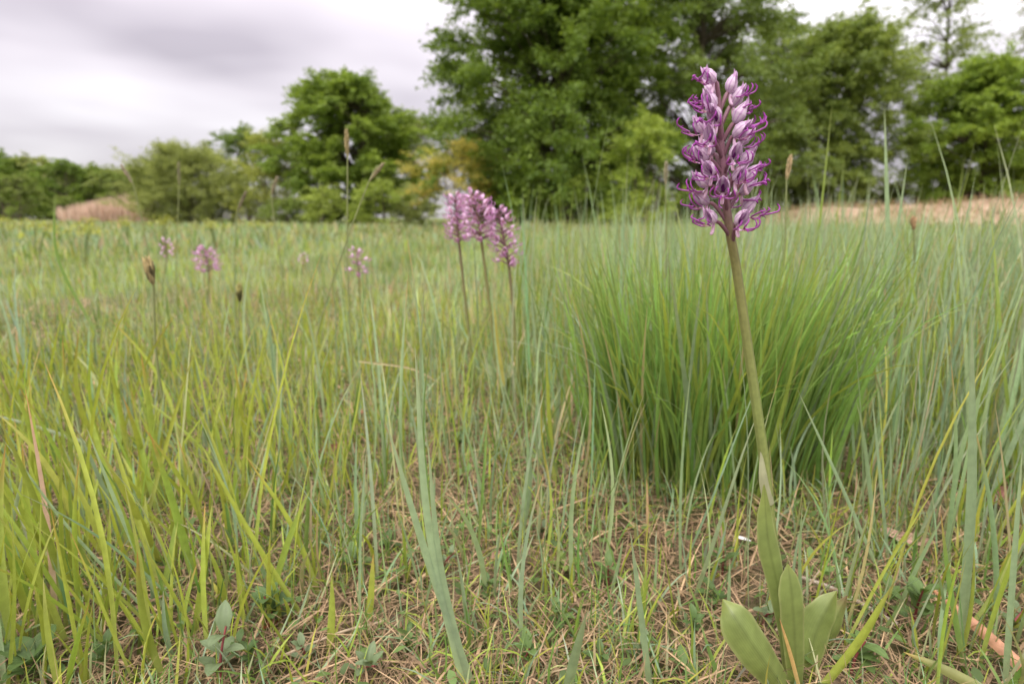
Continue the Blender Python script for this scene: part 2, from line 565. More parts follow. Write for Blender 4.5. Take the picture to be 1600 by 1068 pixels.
# ------------------------------------------------------------------ trees and shrubs
def tree(name, label, cat, px, Y, H, R, cb, clumps, twigs, lpt, leaf, ca, cbb, seed, tr=0.16, trunks=1, group=None, shape=(0.75, 0.6),
         up=0.15, spread=1.0, leafw=0.55, twig_len=0.9, zoff=0.0, flat=0.55, bark=(0.12, 0.10, 0.075), lean=0.0, Rf=1.0, outer=0.5, lobes=0.22):
    """trunk and limbs plus a crown of leaf-sized faces set along twigs"""
    rng = np.random.default_rng(seed)
    X = (px - CX) / FPX * (Y * math.cos(PITCH) + CAM_H * math.sin(PITCH))
    z0 = float(hgt(X, Y)) + zoff
    root = empty(name, (X, Y, z0), label, cat, group)
    ph = rng.uniform(0, 6.28, 4)
    # clump centres inside the envelope
    u = rng.random(clumps) ** 0.85
    a = rng.uniform(0, 2 * PI, clumps)
    env = np.sin(PI * np.clip(u, 0.01, 0.99) ** shape[0]) ** shape[1]
    env = env * (1 + lobes * np.sin(2 * a + ph[0] + 4 * u) + lobes * 0.7 * np.sin(5 * a + ph[1] - 6 * u) + rng.normal(0, 0.07, clumps))
    rho = rng.random(clumps) ** outer
    r = R * env * rho
    c = np.stack([r * np.cos(a) + lean * u * H, r * np.sin(a) * Rf, (cb + (1 - cb) * u) * H + rng.normal(0, 0.02 * H, clumps)], -1)
    # limbs
    acc = Acc()
    bases = [np.array([rng.normal(0, 0.12) * (trunks > 1) * R, rng.normal(0, 0.12) * (trunks > 1) * R, -0.1]) for _ in range(trunks)]
    tops = []
    for b in bases:
        top = b + np.array([rng.normal(0, 0.06) * H + lean * H * 0.8 + (b[0]) * 1.3, rng.normal(0, 0.06) * H, H * rng.uniform(0.8, 0.92)])
        midp = (b + top) / 2 + np.append(rng.normal(0, 0.03 * H, 2), 0)
        P = catmull([b, midp, top], 10)
        tops.append(P)
        V, F, C, B = tube(P, np.linspace(tr, tr * 0.12, 10) * (1 + 0.6 * np.exp(-np.arange(10) * 1.4)), 8, np.array(bark))
        acc.add(V, F, C, B)
    for k in range(clumps):
        P = tops[k % trunks]
        zt = c[k, 2] - 0.35 * r[k] - 0.08 * H
        i = int(np.clip(np.searchsorted(P[:, 2], max(zt, cb * H * 0.6)), 1, len(P) - 1))
        s = P[i]
        m_ = (s + c[k]) / 2 + np.array([0, 0, 0.12 * np.linalg.norm(c[k] - s)])
        Q = catmull([s, m_, c[k]], 5)
        V, F, C, B = tube(Q, np.linspace(tr * 0.24, tr * 0.05, 5), 4, np.array(bark) * rng.uniform(0.8, 1.2))
        acc.add(V, F, C, B)
    link('trunk', acc.mesh('trunk', M_BARK), root)
    # twigs
    R = R * 0.93
    nT = clumps * twigs
    ci = np.repeat(np.arange(clumps), twigs)
    out_ = np.stack([np.cos(a), np.sin(a), np.zeros(clumps)], -1)[ci]
    dr = out_ * (0.5 + rho[ci, None]) * spread + rng.normal(0, 0.75, (nT, 3)) * np.array([1, 1, flat])
    dr[:, 2] += up
    dr /= np.linalg.norm(dr, axis=1)[:, None]
    size = rng.uniform(0.55, 1.25, clumps)[ci] * rng.uniform(0.6, 1.2, nT) * twig_len
    st = c[ci] + rng.normal(0, 0.16, (nT, 3)) * twig_len
    # leaves
    lpt = int(lpt * 1.5)
    leaf = leaf * 0.74
    nL = nT * lpt
    ti = np.repeat(np.arange(nT), lpt)
    f = rng.random(nL) ** 0.8
    pos = st[ti] + dr[ti] * (f * size[ti])[:, None]
    pos[:, 2] -= 0.22 * (f * size[ti]) ** 2 * (1 - up)
    pos += rng.normal(0, 0.09, (nL, 3)) * twig_len * np.array([1, 1, 0.6])
    ld = dr[ti] * 0.7 + rng.normal(0, 0.7, (nL, 3))
    ld[:, 2] -= 0.15
    ld /= np.linalg.norm(ld, axis=1)[:, None]
    nn = rng.normal(0, 0.55, (nL, 3)) + np.array([0, 0, 1.0])
    sd = np.cross(ld, nn)
    sd /= np.linalg.norm(sd, axis=1)[:, None] + 1e-9
    l_ = leaf * rng.uniform(0.7, 1.3, nL)[:, None]
    w_ = l_ * leafw
    nrm = np.cross(sd, ld)
    V = np.stack([pos, pos + ld * l_ * 0.45 - sd * w_ * 0.5 + nrm * l_ * 0.08, pos + ld * l_ - nrm * l_ * 0.1, pos + ld * l_ * 0.45 + sd * w_ * 0.5 + nrm * l_ * 0.08], 1)
    F = np.arange(nL * 4).reshape(-1, 4)
    mixv = np.clip(rng.normal(0.5, 0.28, clumps)[ci][ti] + rng.normal(0, 0.18, nL), 0, 1)[:, None]
    cc = np.array(ca) * (1 - mixv) + np.array(cbb) * mixv
    cc = cc * np.array([2.35, 2.3, 1.65]) * rng.uniform(0.8, 1.2, nL)[:, None]
    me = mesh('crown', V.reshape(-1, 3), F, np.repeat(cc, 4, 0), None, M_TREE, smooth=False)
    link('crown', me, root)
    return root


DK, MD, LT = (0.050, 0.082, 0.020), (0.085, 0.125, 0.030), (0.15, 0.19, 0.055)
OLV, OLL = (0.100, 0.122, 0.055), (0.170, 0.195, 0.098)

# far wood on the left horizon
for k, (px, Y, H, R, ca, cbb, lab) in enumerate([
    (-75, 84, 8.4, 5.2, OLV, MD, 'distant rounded tree at the outer left end of the far wood'),
    (8, 82, 8.5, 4.6, DK, MD, 'distant dark green tree above the low bush at the left edge'),
    (62, 85, 8.4, 4.4, OLV, OLL, 'distant olive green tree, second from the left in the far wood'),
    (108, 80, 7.4, 4.2, DK, MD, 'distant dark rounded tree behind the pink reed patch'),
    (152, 84, 7.2, 4.2, OLV, MD, 'distant brownish green tree above the middle of the reed patch'),
    (196, 82, 6.8, 4.0, MD, OLV, 'distant low tree just left of the pale willow bush'),
    (238, 86, 7.0, 4.4, DK, OLV, 'distant tree half hidden behind the pale willow bush'),
]):
    tree('distant_tree', lab, 'tree', px, Y, H, R, 0.08, 70, 5, 22, 0.42, ca, cbb, 100 + k, tr=0.2, group='trees of the far wood on the left horizon', twig_len=1.5, shape=(0.62, 0.5), outer=0.45)

for k, (px, Y, H, R, lab) in enumerate([
    (-30, 100, 9.2, 6.0, 'distant hazy wood edge tree at the outer left end'),
    (35, 102, 9.6, 6.0, 'hazy far tree between the first two trees of the far wood'),
    (88, 101, 9.0, 6.0, 'hazy far tree behind the left half of the pink reeds'),
    (140, 104, 8.8, 6.0, 'hazy far tree behind the right half of the pink reeds'),
    (190, 103, 8.0, 6.0, 'hazy far tree just left of and behind the willow bush'),
    (250, 104, 7.6, 6.0, 'hazy far tree behind the willow bush'),
]):
    tree('distant_tree', lab, 'tree', px, Y, H, R, 0.0, 80, 5, 20, 0.5, OLV, (0.10, 0.115, 0.065), 170 + k, tr=0.2, group='trees of the far wood on the left horizon', twig_len=1.8, shape=(0.5, 0.35), outer=0.5)  # hazy look comes from greyed leaf colours; no haze in the air
tree('low_bush', 'low dense green bush at the left edge in front of the far wood', 'bush', 26, 40, 3.0, 3.0, 0.03, 60, 6, 26, 0.17, MD, OLV, 120, tr=0.05, trunks=4, shape=(0.55, 0.45), twig_len=0.55, Rf=0.8)
tree('willow_bush', 'pale olive rounded willow bush right of the pink reeds', 'bush', 305, 25, 2.9, 2.35, 0.0, 220, 6, 44, 0.12, OLV, OLL, 121, tr=0.05, trunks=6, shape=(0.6, 0.45), up=0.9, leafw=0.3, twig_len=0.7, flat=1.0, Rf=0.8)
tree('background_tree', 'thin leafy tree rising behind the willow bush', 'tree', 390, 33, 5.0, 1.7, 0.25, 70, 5, 24, 0.16, DK, MD, 122, tr=0.13, shape=(0.7, 0.6), twig_len=0.8)
tree('sallow_bush', 'pale yellow green tall bush between willow bush and round tree', 'bush', 425, 25, 3.6, 1.3, 0.02, 80, 5, 34, 0.12, OLV, (0.19, 0.21, 0.07), 123, tr=0.05, trunks=4, shape=(0.55, 0.5), up=0.7, leafw=0.35, twig_len=0.7, flat=0.9)
tree('round_tree', 'dense round bright green tree standing apart left of the tall oak', 'tree', 548, 25, 5.7, 2.65, 0.05, 260, 6, 42, 0.16, (0.075, 0.115, 0.028), (0.125, 0.17, 0.042), 124, tr=0.2, shape=(0.78, 0.5), twig_len=0.75, flat=0.4, lobes=0.1)
tree('background_tree', 'dark grey green tree filling the gap behind the round tree', 'tree', 640, 31, 5.4, 1.9, 0.1, 80, 5, 30, 0.18, (0.06, 0.075, 0.03), OLV, 125, tr=0.14, twig_len=0.9)
for px, Y, H, R, lab, ca, cbb, s in [
    (505, 21, 1.35, 0.75, 'small light leaved shrub below the round tree', (0.12, 0.15, 0.05), LT, 130),
    (598, 20.5, 1.55, 0.95, 'yellow green shrub under the right side of the round tree', (0.13, 0.17, 0.05), LT, 131),
    (655, 21, 1.35, 0.8, 'low dull green shrub left of the orange tinged shrub', OLV, OLL, 132),
    (450, 22, 0.95, 0.7, 'lowest dull green shrub between the willow bush and the round tree', OLV, MD, 133),
    (880, 15.5, 1.6, 1.1, 'bright green young shrub at the foot of the tall oak', (0.10, 0.15, 0.035), LT, 134),
]:
    tree('shrub', lab, 'shrub', px, Y, H, R, 0.05, 34, 5, 22, 0.10, ca, cbb, s, tr=0.03, trunks=3, twig_len=0.45, flat=0.35)
tree('flushed_shrub', 'spreading shrub with orange tinged young leaves beside the tall oak', 'shrub', 722, 17, 2.35, 1.3, 0.35, 42, 5, 24, 0.10, (0.24, 0.19, 0.075), (0.20, 0.21, 0.07), 135, tr=0.035, trunks=3, twig_len=0.6, flat=0.22)
tree('oak_tree', 'tall dark oak with drooping leafy branches behind the orchid trio', 'tree', 872, 19, 10.6, 3.9, -0.02, 640, 6, 42, 0.160, (0.045, 0.076, 0.018), (0.10, 0.143, 0.033), 140, tr=0.2, shape=(0.5, 0.45), twig_len=1.0, flat=0.75, up=0.05, lobes=0.2, outer=0.6)
tree('oak_tree', 'tall dark tree with many sky gaps behind the large orchid', 'tree', 1085, 22, 11.2, 3.6, 0.02, 350, 6, 40, 0.15, (0.060, 0.088, 0.032), (0.100, 0.138, 0.046), 141, tr=0.18, outer=0.6, flat=0.75, shape=(0.5, 0.5), twig_len=0.9, lobes=0.2)  # leaf colours lightened to imitate haze
tree('broad_tree', 'mid green tree with bare lower trunk right of the large orchid', 'tree', 1285, 24, 7.5, 2.3, 0.15, 240, 6, 42, 0.15, (0.080, 0.112, 0.038), (0.125, 0.160, 0.055), 142, tr=0.13, flat=0.75, shape=(0.7, 0.45), twig_len=0.85)  # lightened leaf colours stand in for haze here as well
tree('birch_tree', 'tall sparse birch between the two rounded trees on the right', 'tree', 1425, 27, 11.6, 1.9, 0.25, 95, 5, 26, 0.15, (0.075, 0.10, 0.04), (0.12, 0.15, 0.06), 143, tr=0.13, shape=(0.8, 0.5), twig_len=0.9)
tree('round_tree', 'rounded yellow green tree above the sandy rise on the right', 'tree', 1512, 23, 5.8, 2.3, 0.14, 230, 6, 42, 0.15, (0.075, 0.115, 0.024), (0.13, 0.18, 0.042), 144, tr=0.17, shape=(0.68, 0.5), twig_len=0.8)
tree('sparse_tree', 'tall thin grey green tree at the right edge of the picture', 'tree', 1595, 31, 12.0, 2.6, 0.3, 75, 5, 24, 0.17, (0.09, 0.11, 0.06), (0.13, 0.15, 0.08), 145, tr=0.14, shape=(0.75, 0.5), twig_len=1.0)
tree('background_tree', 'dark tree filling the upper gap behind the tree with bare trunk', 'tree', 1195, 32, 10.2, 2.5, 0.2, 100, 5, 30, 0.19, DK, MD, 146, tr=0.2, twig_len=1.0)
tree('yellow_shrub', 'yellow green shrub left of the large orchid flower spike', 'shrub', 1008, 14, 2.45, 0.85, 0.04, 46, 6, 26, 0.10, (0.095, 0.135, 0.03), (0.15, 0.19, 0.05), 147, tr=0.03, trunks=4, shape=(0.6, 0.6), twig_len=0.5)
for k, (px, Y, H, R, lab) in enumerate([
    (1175, 26, 2.3, 1.8, 'dark scrub bush right behind the large orchid spike'),
    (1245, 27, 1.9, 1.8, 'dark scrub bush below the bare lower trunk'),
    (1350, 27, 1.8, 1.8, 'dark scrub bush between bare trunk and birch'),
    (1455, 27, 2.6, 1.9, 'dark scrub bush behind the middle of the sandy rise'),
    (1560, 27, 2.6, 2.0, 'dark scrub bush at the right end of the sandy rise'),
    (1660, 27, 2.4, 1.9, 'dark scrub bush beyond the right end of the sandy rise'),
    (960, 24, 3.2, 2.3, 'dark scrub bush filling the gap below the tall dark oak'),
]):
    tree('scrub_bush', lab, 'bush', px, Y, H, R, 0.03, 50, 5, 24, 0.15, (0.055, 0.075, 0.028), (0.095, 0.11, 0.045), 150 + k, tr=0.04, trunks=4, group='dark scrub bushes under the right-hand trees', twig_len=0.6, shape=(0.55, 0.45))


# ------------------------------------------------------------------ meadow grass (nobody could count it)
def pickc(rng, N, wts):
    cols = np.array([GLAUC, FRESH, MIDG, PALE, STRAW])
    k = rng.choice(5, N, p=np.array(wts) / np.sum(wts))
    c = cols[k] * rng.uniform(0.78, 1.2, N)[:, None]
    return np.clip(c * (1 + rng.normal(0, 0.07, (N, 3))), 0.005, 0.9)


def wn(x, y, s=1.0, p=0.0):
    return (np.sin(3.1 * x / s + p) + np.sin(2.3 * y / s + 1.7 * x / s + 2 * p) + np.sin(4.7 * y / s - 1.1 * x / s + 3 * p)) / 3


def sector(rng, N, r0, r1, power, half=1.02):
    """points ahead of the photographer, density falling with distance"""
    v = rng.random(N)
    if power == 0:
        r = r0 * (r1 / r0) ** v
    else:
        r = (r0 ** power + v * (r1 ** power - r0 ** power)) ** (1 / power)
    th = rng.uniform(-half, half, N)
    return r * np.sin(th), r * np.cos(th)


def emit(name, parts, mat, label=None):
    acc = Acc()
    for p in parts:
        acc.add(*p)
    o = link(name, acc.mesh(name, mat))
    return tag(o, label, 'grass', kind='stuff')


OX, OY = ground(1235, 1075)[:2]          # foot of the large orchid
TX, TY = ground(1102, 728)[:2]           # middle of the tussock's foot


def keep_clear(x, y):
    """bare thatchy patch around and left of the orchid"""
    r1 = np.hypot((x - 0.14) / 0.33, (y - 0.42) / 0.24)
    return np.clip(r1 - 0.55, 0, 1)


def in_tussock(x, y):
    return np.hypot((x - TX) / 0.19, (y - TY) / 0.11) < 1


def field_grass():
    rng = np.random.default_rng(7)
    parts = []
    # 1. near, 0.36 - 1.3 m: fine upright blades
    N = 15000
    x, y = sector(rng, N, 0.40, 1.5, 1.2)
    kp = (rng.random(N) < (0.28 + 0.72 * keep_clear(x, y) + 0.25 * wn(x, y, 0.1, 1.0)) * np.interp(x, [-0.3, -0.05, 0.1, 0.3, 0.5], [0.6, 0.62, 0.85, 0.72, 1.0])) & ~in_tussock(x, y) & (np.hypot(x - OX, y - OY) > 0.05)
    x, y = x[kp], y[kp]
    N = len(x)
    left = np.clip(-(x + 0.05) / 0.3, 0, 1)
    L = rng.gamma(5, 0.028, N) * (0.62 + 0.55 * np.clip((np.hypot(x, y) - 0.4) / 0.7, 0, 1))
    L = np.clip(L * np.where(rng.random(N) < 0.45, 0.6, 1.0), 0.03, 0.33)
    L *= np.interp(x, [-0.15, 0.15], [1, 0]) * np.interp(np.hypot(x, y), [0.55, 0.85], [0, -0.5]) + 1.0
    W = rng.uniform(0.0011, 0.0030, N) * (1 + 0.5 * left)
    az = rng.uniform(0, 2 * PI, N)
    lean = np.abs(rng.normal(0.10, 0.15, N))
    curl = np.abs(rng.normal(0.18, 0.28, N))
    cm = pickc(rng, N, [0.40, 0.25, 0.17, 0.16, 0.04])
    yl = (rng.random(N) < left * 0.55)
    cm[yl] = FRESH * rng.uniform(0.8, 1.2, (yl.sum(), 1))
    cb = cm * 0.5 + PALE * 0.5
    ct = cm * 0.6 + STRAW * 0.4
    tip = rng.random(N) < 0.16
    ct[tip] = ORANGE
    parts.append(blades(rng, np.stack([x, y, hgt(x, y) - 0.003], -1), L, W, az, lean, curl, cb, cm, ct, 7, True))
    emit('meadow_grass', parts, M_GRASS, 'fine green and glaucous grass standing thinly in the near thatch')
    # 2. middle distance 1.1 - 6 m
    parts = []
    N = 56000
    x, y = sector(rng, N, 0.95, 6.5, 0.75)
    kp = ~in_tussock(x, y) & (rng.random(N) < np.interp(x / y, [-0.5, 0.1], [0.62, 1.0]) * np.interp(np.hypot(x, y), [0.95, 2.2], [0.42, 1.0]))
    x, y = x[kp], y[kp]
    N = len(x)
    rr = np.hypot(x, y)
    n_ = wn(x, y, 0.5, 0.6)
    L = np.clip(rng.gamma(5, 0.035, N) * (1 + 0.5 * n_), 0.04, 0.38)
    L *= np.interp(x / y, [-1.0, -0.45, -0.05, 0.2, 0.5], [0.34, 0.36, 0.46, 0.92, 1.0])
    W = rng.uniform(0.0014, 0.0036, N) * (0.8 + 0.25 * rr)
    az = rng.uniform(0, 2 * PI, N)
    lean = np.abs(rng.normal(0.08, 0.14, N))
    curl = np.abs(rng.normal(0.22, 0.3, N))
    right = np.clip((x - 0.1) / 0.9, 0, 1)
    cm = pickc(rng, N, [0.42, 0.14, 0.20, 0.20, 0.04])
    k = rng.random(N) < right * 0.5
    cm[k] = GLAUC * rng.uniform(0.85, 1.25, (k.sum(), 1))
    k = rng.random(N) < np.clip(-x / (0.6 * rr) * 0.3 + 0.25 * n_, 0, 0.6)
    cm[k] = (FRESH * 0.75 + MIDG * 0.25) * rng.uniform(0.8, 1.2, (k.sum(), 1))
    pt = wn(x, y, 0.33, 4.1) * 0.5 + wn(x, y, 0.9, 1.9) * 0.5
    cm = cm * (1 + 0.55 * pt)[:, None]
    k = rng.random(N) < np.clip(0.9 * wn(x, y, 0.45, 5.5) - 0.25, 0, 0.6)
    cm[k] = cm[k] * 0.3 + MIDG * 0.8
    k = rng.random(N) < 0.045
    cm[k] = (STRAW * 0.6 + ORANGE * 0.4) * rng.uniform(0.7, 1.1, (k.sum(), 1))
    cb = cm * 0.8 + PALE * 0.12
    ct = cm * 0.8 + STRAW * 0.2
    parts.append(blades(rng, np.stack([x, y, hgt(x, y) - 0.004], -1), L, W, az, lean, curl, cb, cm, ct, 4, False))
    emit('meadow_grass', parts, M_GRASS, 'soft grey green meadow grass of the middle distance')
    # 3. far sward 5 - 60 m
    parts = []
    N = 60000
    x, y = sector(rng, N, 5.5, 62, 0.45)
    rr = np.hypot(x, y)
    L = rng.uniform(0.05, 0.20, N) * (1 + 0.6 * wn(x, y, 2.0, 1.2))
    W = 0.0042 * rr ** 0.85 * rng.uniform(0.6, 1.3, N)
    az = rng.uniform(0, 2 * PI, N)
    cm = pickc(rng, N, [0.46, 0.10, 0.16, 0.24, 0.06])
    k = rng.random(N) < np.clip(wn(x, y, 6.0, 2.0), 0, 0.4)
    cm[k] = (0.21, 0.23, 0.075)
    parts.append(blades(rng, np.stack([x, y, hgt(x, y) - 0.01], -1), L, W, az, np.abs(rng.normal(0.1, 0.2, N)), np.abs(rng.normal(0.2, 0.2, N)), cm, cm, cm * 0.8 + STRAW * 0.2, 2, False))
    emit('meadow_grass', parts, M_GRASS, 'far pale green sward reaching to the trees')
    # 4. taller bluish stems beyond the tussock
    parts = []
    N = 4600
    x, y = sector(rng, N, 0.70, 3.6, 0.5, 0.98)
    kp = (rng.random(N) < 0.95 * np.clip((x / y + 0.10) / 0.45, 0, 1)) & ~in_tussock(x, y)
    x, y = x[kp], y[kp]
    N = len(x)
    L = rng.uniform(0.19, 0.36, N) + rng.uniform(0.05, 0.13, N) * (rng.random(N) < 0.24)
    W = rng.uniform(0.0024, 0.0044, N) * (0.85 + 0.25 * np.hypot(x, y))
    cm = GLAUC * rng.uniform(0.8, 1.2, (N, 1)) * (1 + rng.normal(0, 0.06, (N, 3)))
    k = rng.random(N) < 0.25
    cm[k] = (MIDG * 0.6 + FRESH * 0.4)
    parts.append(blades(rng, np.stack([x, y, hgt(x, y) - 0.004], -1), L, W, rng.uniform(0, 6.28, N), np.abs(rng.normal(0.05, 0.08, N)), np.abs(rng.normal(0.08, 0.12, N)), cm, cm, cm * 0.8 + STRAW * 0.2, 6, True))
    emit('tall_grass', parts, M_GRASS, 'tall bluish grass stems rising above the meadow on the right')


field_grass()


def thatch():
    rng = np.random.default_rng(11)
    # dead straw lying criss-cross on the ground
    N = 72000
    x, y = sector(rng, N, 0.24, 2.6, 0.9, 1.1)
    x, y = x, y
    L = rng.uniform(0.008, 0.05, N) * np.where(rng.random(N) < 0.15, 1.7, 1)
    W = rng.gamma(3, 0.00022, N).clip(0.0003, 0.0022) * (1 + 0.6 * np.hypot(x, y))
    az = rng.uniform(0, 6.28, N)
    lean = np.clip(rng.normal(1.38, 0.17, N), 0.6, 1.62)
    curl = rng.normal(0.1, 0.45, N)
    t = rng.random(N)[:, None]
    cm = STRAW * np.array([0.95, 0.86, 0.76]) * (1 - t) + np.array([0.20, 0.13, 0.08]) * t
    cm *= rng.uniform(0.6, 1.35, (N, 1))
    z = hgt(x, y) + rng.uniform(0.0, 0.012, N)
    acc = Acc()
    acc.add(*blades(rng, np.stack([x, y, z], -1), L, W, az, lean, curl, cm * 0.9, cm, cm * 0.95, 3, False))
    o = link('dry_grass_litter', acc.mesh('dry_grass_litter', M_STRAW))
    tag(o, 'tangled pale brown straw lying on the soil between the grasses', 'dead grass', kind='stuff')
    # short green under-growth
    N = 60000
    x, y = sector(rng, N, 0.27, 2.2, 1.1, 1.1)
    kp = rng.random(N) < np.clip(0.6 + 0.6 * wn(x, y, 0.12, 0.3) - 0.35 * np.exp(-((x - 0.17) / 0.16) ** 2 - ((y - 0.43) / 0.1) ** 2), 0.1, 1)
    x, y = x[kp], y[kp]
    N = len(x)
    L = rng.uniform(0.010, 0.055, N)
    W = rng.uniform(0.0007, 0.0018, N) * (1 + 0.4 * np.hypot(x, y))
    cm = pickc(rng, N, [0.2, 0.28, 0.40, 0.1, 0.02])
    acc = Acc()
    acc.add(*blades(rng, np.stack([x, y, hgt(x, y)], -1), L, W, rng.uniform(0, 6.28, N), np.abs(rng.normal(0.5, 0.4, N)), rng.normal(0.5, 0.5, N), cm, cm, cm, 4, False))
    o = link('short_grass', acc.mesh('short_grass', M_GRASS))
    tag(o, 'short green grass shoots sprouting low through the thatch', 'grass', kind='stuff')
    # small round herb leaves low down
    N = 12000
    x, y = sector(rng, N, 0.28, 2.2, 1.1, 1.1)
    kp = rng.random(N) < np.clip(0.3 + 0.8 * wn(x, y, 0.16, 2.3), 0.05, 1)
    x, y = x[kp], y[kp]
    N = len(x)
    z = hgt(x, y) + rng.uniform(0.002, 0.022, N)
    a = rng.uniform(0, 6.28, N)
    el = rng.uniform(-0.2, 0.8, N)
    ld = np.stack([np.cos(a) * np.cos(el), np.sin(a) * np.cos(el), np.sin(el)], -1)
    sd = np.stack([-np.sin(a), np.cos(a), rng.normal(0, 0.3, N)], -1)
    l_ = rng.uniform(0.005, 0.013, N)[:, None]
    nn = np.cross(ld, sd)
    p = np.stack([x, y, z], -1)
    V = np.stack([p, p + ld * l_ * .3 - sd * l_ * .24 + nn * l_ * .06, p + ld * l_ * .7 - sd * l_ * .22 + nn * l_ * .05, p + ld * l_,
                  p + ld * l_ * .7 + sd * l_ * .22 + nn * l_ * .05, p + ld * l_ * .3 + sd * l_ * .24 + nn * l_ * .06], 1).reshape(-1, 3)
    F = np.arange(N * 6).reshape(-1, 6)
    cm = np.array([0.105, 0.165, 0.045]) * rng.uniform(0.7, 1.4, (N, 1))
    me = mesh('herb_cover', V, F, np.repeat(cm, 6, 0), None, M_HERB)
    o = link('low_herb_cover', me)
    tag(o, 'tiny green herb leaves covering the soil between straw', 'ground cover', kind='stuff')


thatch()


def far_stuff():
    rng = np.random.default_rng(21)
    # dry pink reeds on the left
    N = 5200
    Y = rng.uniform(31, 36, N)
    px = 168 + rng.normal(0, 1, N).clip(-2, 2) * 36
    X = (px - CX) / FPX * Y * 0.98
    L = rng.uniform(0.35, 1.5, N) * np.interp(px, [95, 140, 215, 245], [0.7, 0.85, 1.25, 1.0])
    cm = np.array([0.58, 0.43, 0.34]) * rng.uniform(0.7, 1.25, (N, 1))
    acc = Acc()
    acc.add(*blades(rng, np.stack([X, Y, hgt(X, Y)], -1), L, rng.uniform(0.02, 0.05, N), rng.uniform(0, 6.28, N), np.abs(rng.normal(0.05, 0.1, N)), np.abs(rng.normal(0.2, 0.25, N)), cm * 0.85, cm, cm * 1.1, 3, False))
    o = link('dry_reeds', acc.mesh('dry_reeds', M_STRAW))
    tag(o, 'patch of dry pinkish reeds left of the willow bush', 'reeds', kind='stuff')
    # dry grass on the sandy rise
    N = 6000
    X = rng.uniform(5.5, 24, N)
    Y = rng.uniform(15.0, 21, N)
    z = bank_z(X, Y)
    k = (z > -0.05) & (wn(X, Y, 1.3, 0.4) > -0.35)
    X, Y, z = X[k], Y[k], z[k]
    N = len(X)
    cm = np.array([0.36, 0.25, 0.155]) * rng.uniform(0.7, 1.3, (N, 1))
    g = rng.random(N) < 0.34
    cm[g] = (0.16, 0.17, 0.07)
    acc = Acc()
    acc.add(*blades(rng, np.stack([X, Y, z - 0.01], -1), rng.uniform(0.06, 0.32, N), rng.uniform(0.012, 0.035, N), rng.uniform(0, 6.28, N), np.abs(rng.normal(0.3, 0.3, N)), np.abs(rng.normal(0.3, 0.25, N)), cm, cm, cm * 1.1, 2, False))
    o = link('dry_grass', acc.mesh('dry_grass', M_STRAW))
    tag(o, 'low dry reddish grass growing on the sandy rise', 'grass', kind='stuff')


far_stuff()


# ------------------------------------------------------------------ grass tussock with its own blades
def one_blade(rng, L, W, lean, curl, cm, tipc=None, S_=7, dry=None):
    cm = np.asarray(cm, float)
    cb = cm * 0.55 + PALE * 0.4
    ct = cm * 0.7 + STRAW * 0.3 if tipc is None else np.asarray(tipc, float)
    a1 = lambda v: np.array([v], float)
    return blades(rng, np.zeros((1, 3)), a1(L), a1(W), a1(0), a1(lean), a1(curl), cb[None], cm[None], ct[None], S_, True, yaw=a1(PI / 2 + rng.uniform(-0.5, 0.5)))


def tussock():
    rng = np.random.default_rng(31)
    z0 = float(hgt(TX, TY))
    root = empty('grass_tussock', (TX, TY, z0), 'dense dark green grass tussock standing right behind the large orchid', 'grass tussock')
    protos = []
    for k in range(24):
        cm = (MIDG * rng.uniform(0.95, 1.7)) * np.array([rng.uniform(0.9, 1.15), 1, rng.uniform(0.85, 1.1)])
        if k % 6 == 0:
            cm = FRESH * 0.55 + MIDG * 0.45
        if k % 8 == 3:
            cm = GLAUC * 0.8
        if k == 13:
            cm = STRAW * 0.7 + FRESH * 0.2
        V, F, C, B = one_blade(rng, rng.uniform(0.22, 0.33), rng.uniform(0.0032, 0.0052), rng.uniform(0.0, 0.12), rng.uniform(0.02, 0.30) + (0.9 if k % 7 == 4 else 0), cm)
        protos.append(mesh('tussock_blade', V, F, C, B, M_GRASS))
    for k in range(300):
        r = math.sqrt(rng.random())
        a = rng.uniform(0, 2 * PI)
        # the 300 nearest the camera side show largest
        x, y = 0.118 * r * math.cos(a), 0.080 * r * math.sin(a) - 0.015
        az = math.atan2(y * 1.2, x) + rng.normal(0, 0.5)
        tilt = 0.10 + 0.42 * r * rng.uniform(0.4, 1.15)
        m = Matrix.Translation((x, y, float(hgt(TX + x, TY + y)) - z0 - 0.004)) @ Matrix.Rotation(az, 4, 'Z') @ Matrix.Rotation(tilt * 0.45, 4, 'Y') @ Matrix.Scale(rng.uniform(0.55, 1.06), 4)
        link('blade', protos[k % 24], root, mat=m)
    N = 1050
    r = np.sqrt(rng.random(N)) * rng.uniform(0.7, 1.35, N)
    a = rng.uniform(0, 2 * PI, N)
    x, y = 0.125 * r * np.cos(a), 0.090 * r * np.sin(a)
    az = np.arctan2(y * 1.3, x) + rng.normal(0, 0.6, N)
    cm = MIDG * rng.uniform(0.9, 1.8, (N, 1)) * (1 + rng.normal(0, 0.06, (N, 3)))
    k = rng.random(N) < 0.2
    cm[k] = FRESH * 0.6 + MIDG * 0.4
    V, F, C, B = blades(rng, np.stack([x, y, hgt(TX + x, TY + y) - z0 - 0.004], -1), rng.uniform(0.13, 0.31, N), rng.uniform(0.0024, 0.0046, N), az,
                        0.02 + 0.20 * r * rng.uniform(0.2, 1.3, N), np.abs(rng.normal(0.12, 0.16, N)) + (rng.random(N) < 0.12) * rng.uniform(0.3, 1.1, N), cm * 0.8, cm, cm * 0.8 + STRAW * 0.2, 5, True)
    o = link('inner_blades', mesh('inner_blades', V, F, C, B, M_GRASS), root)
    tag(o, kind='stuff')


tussock()


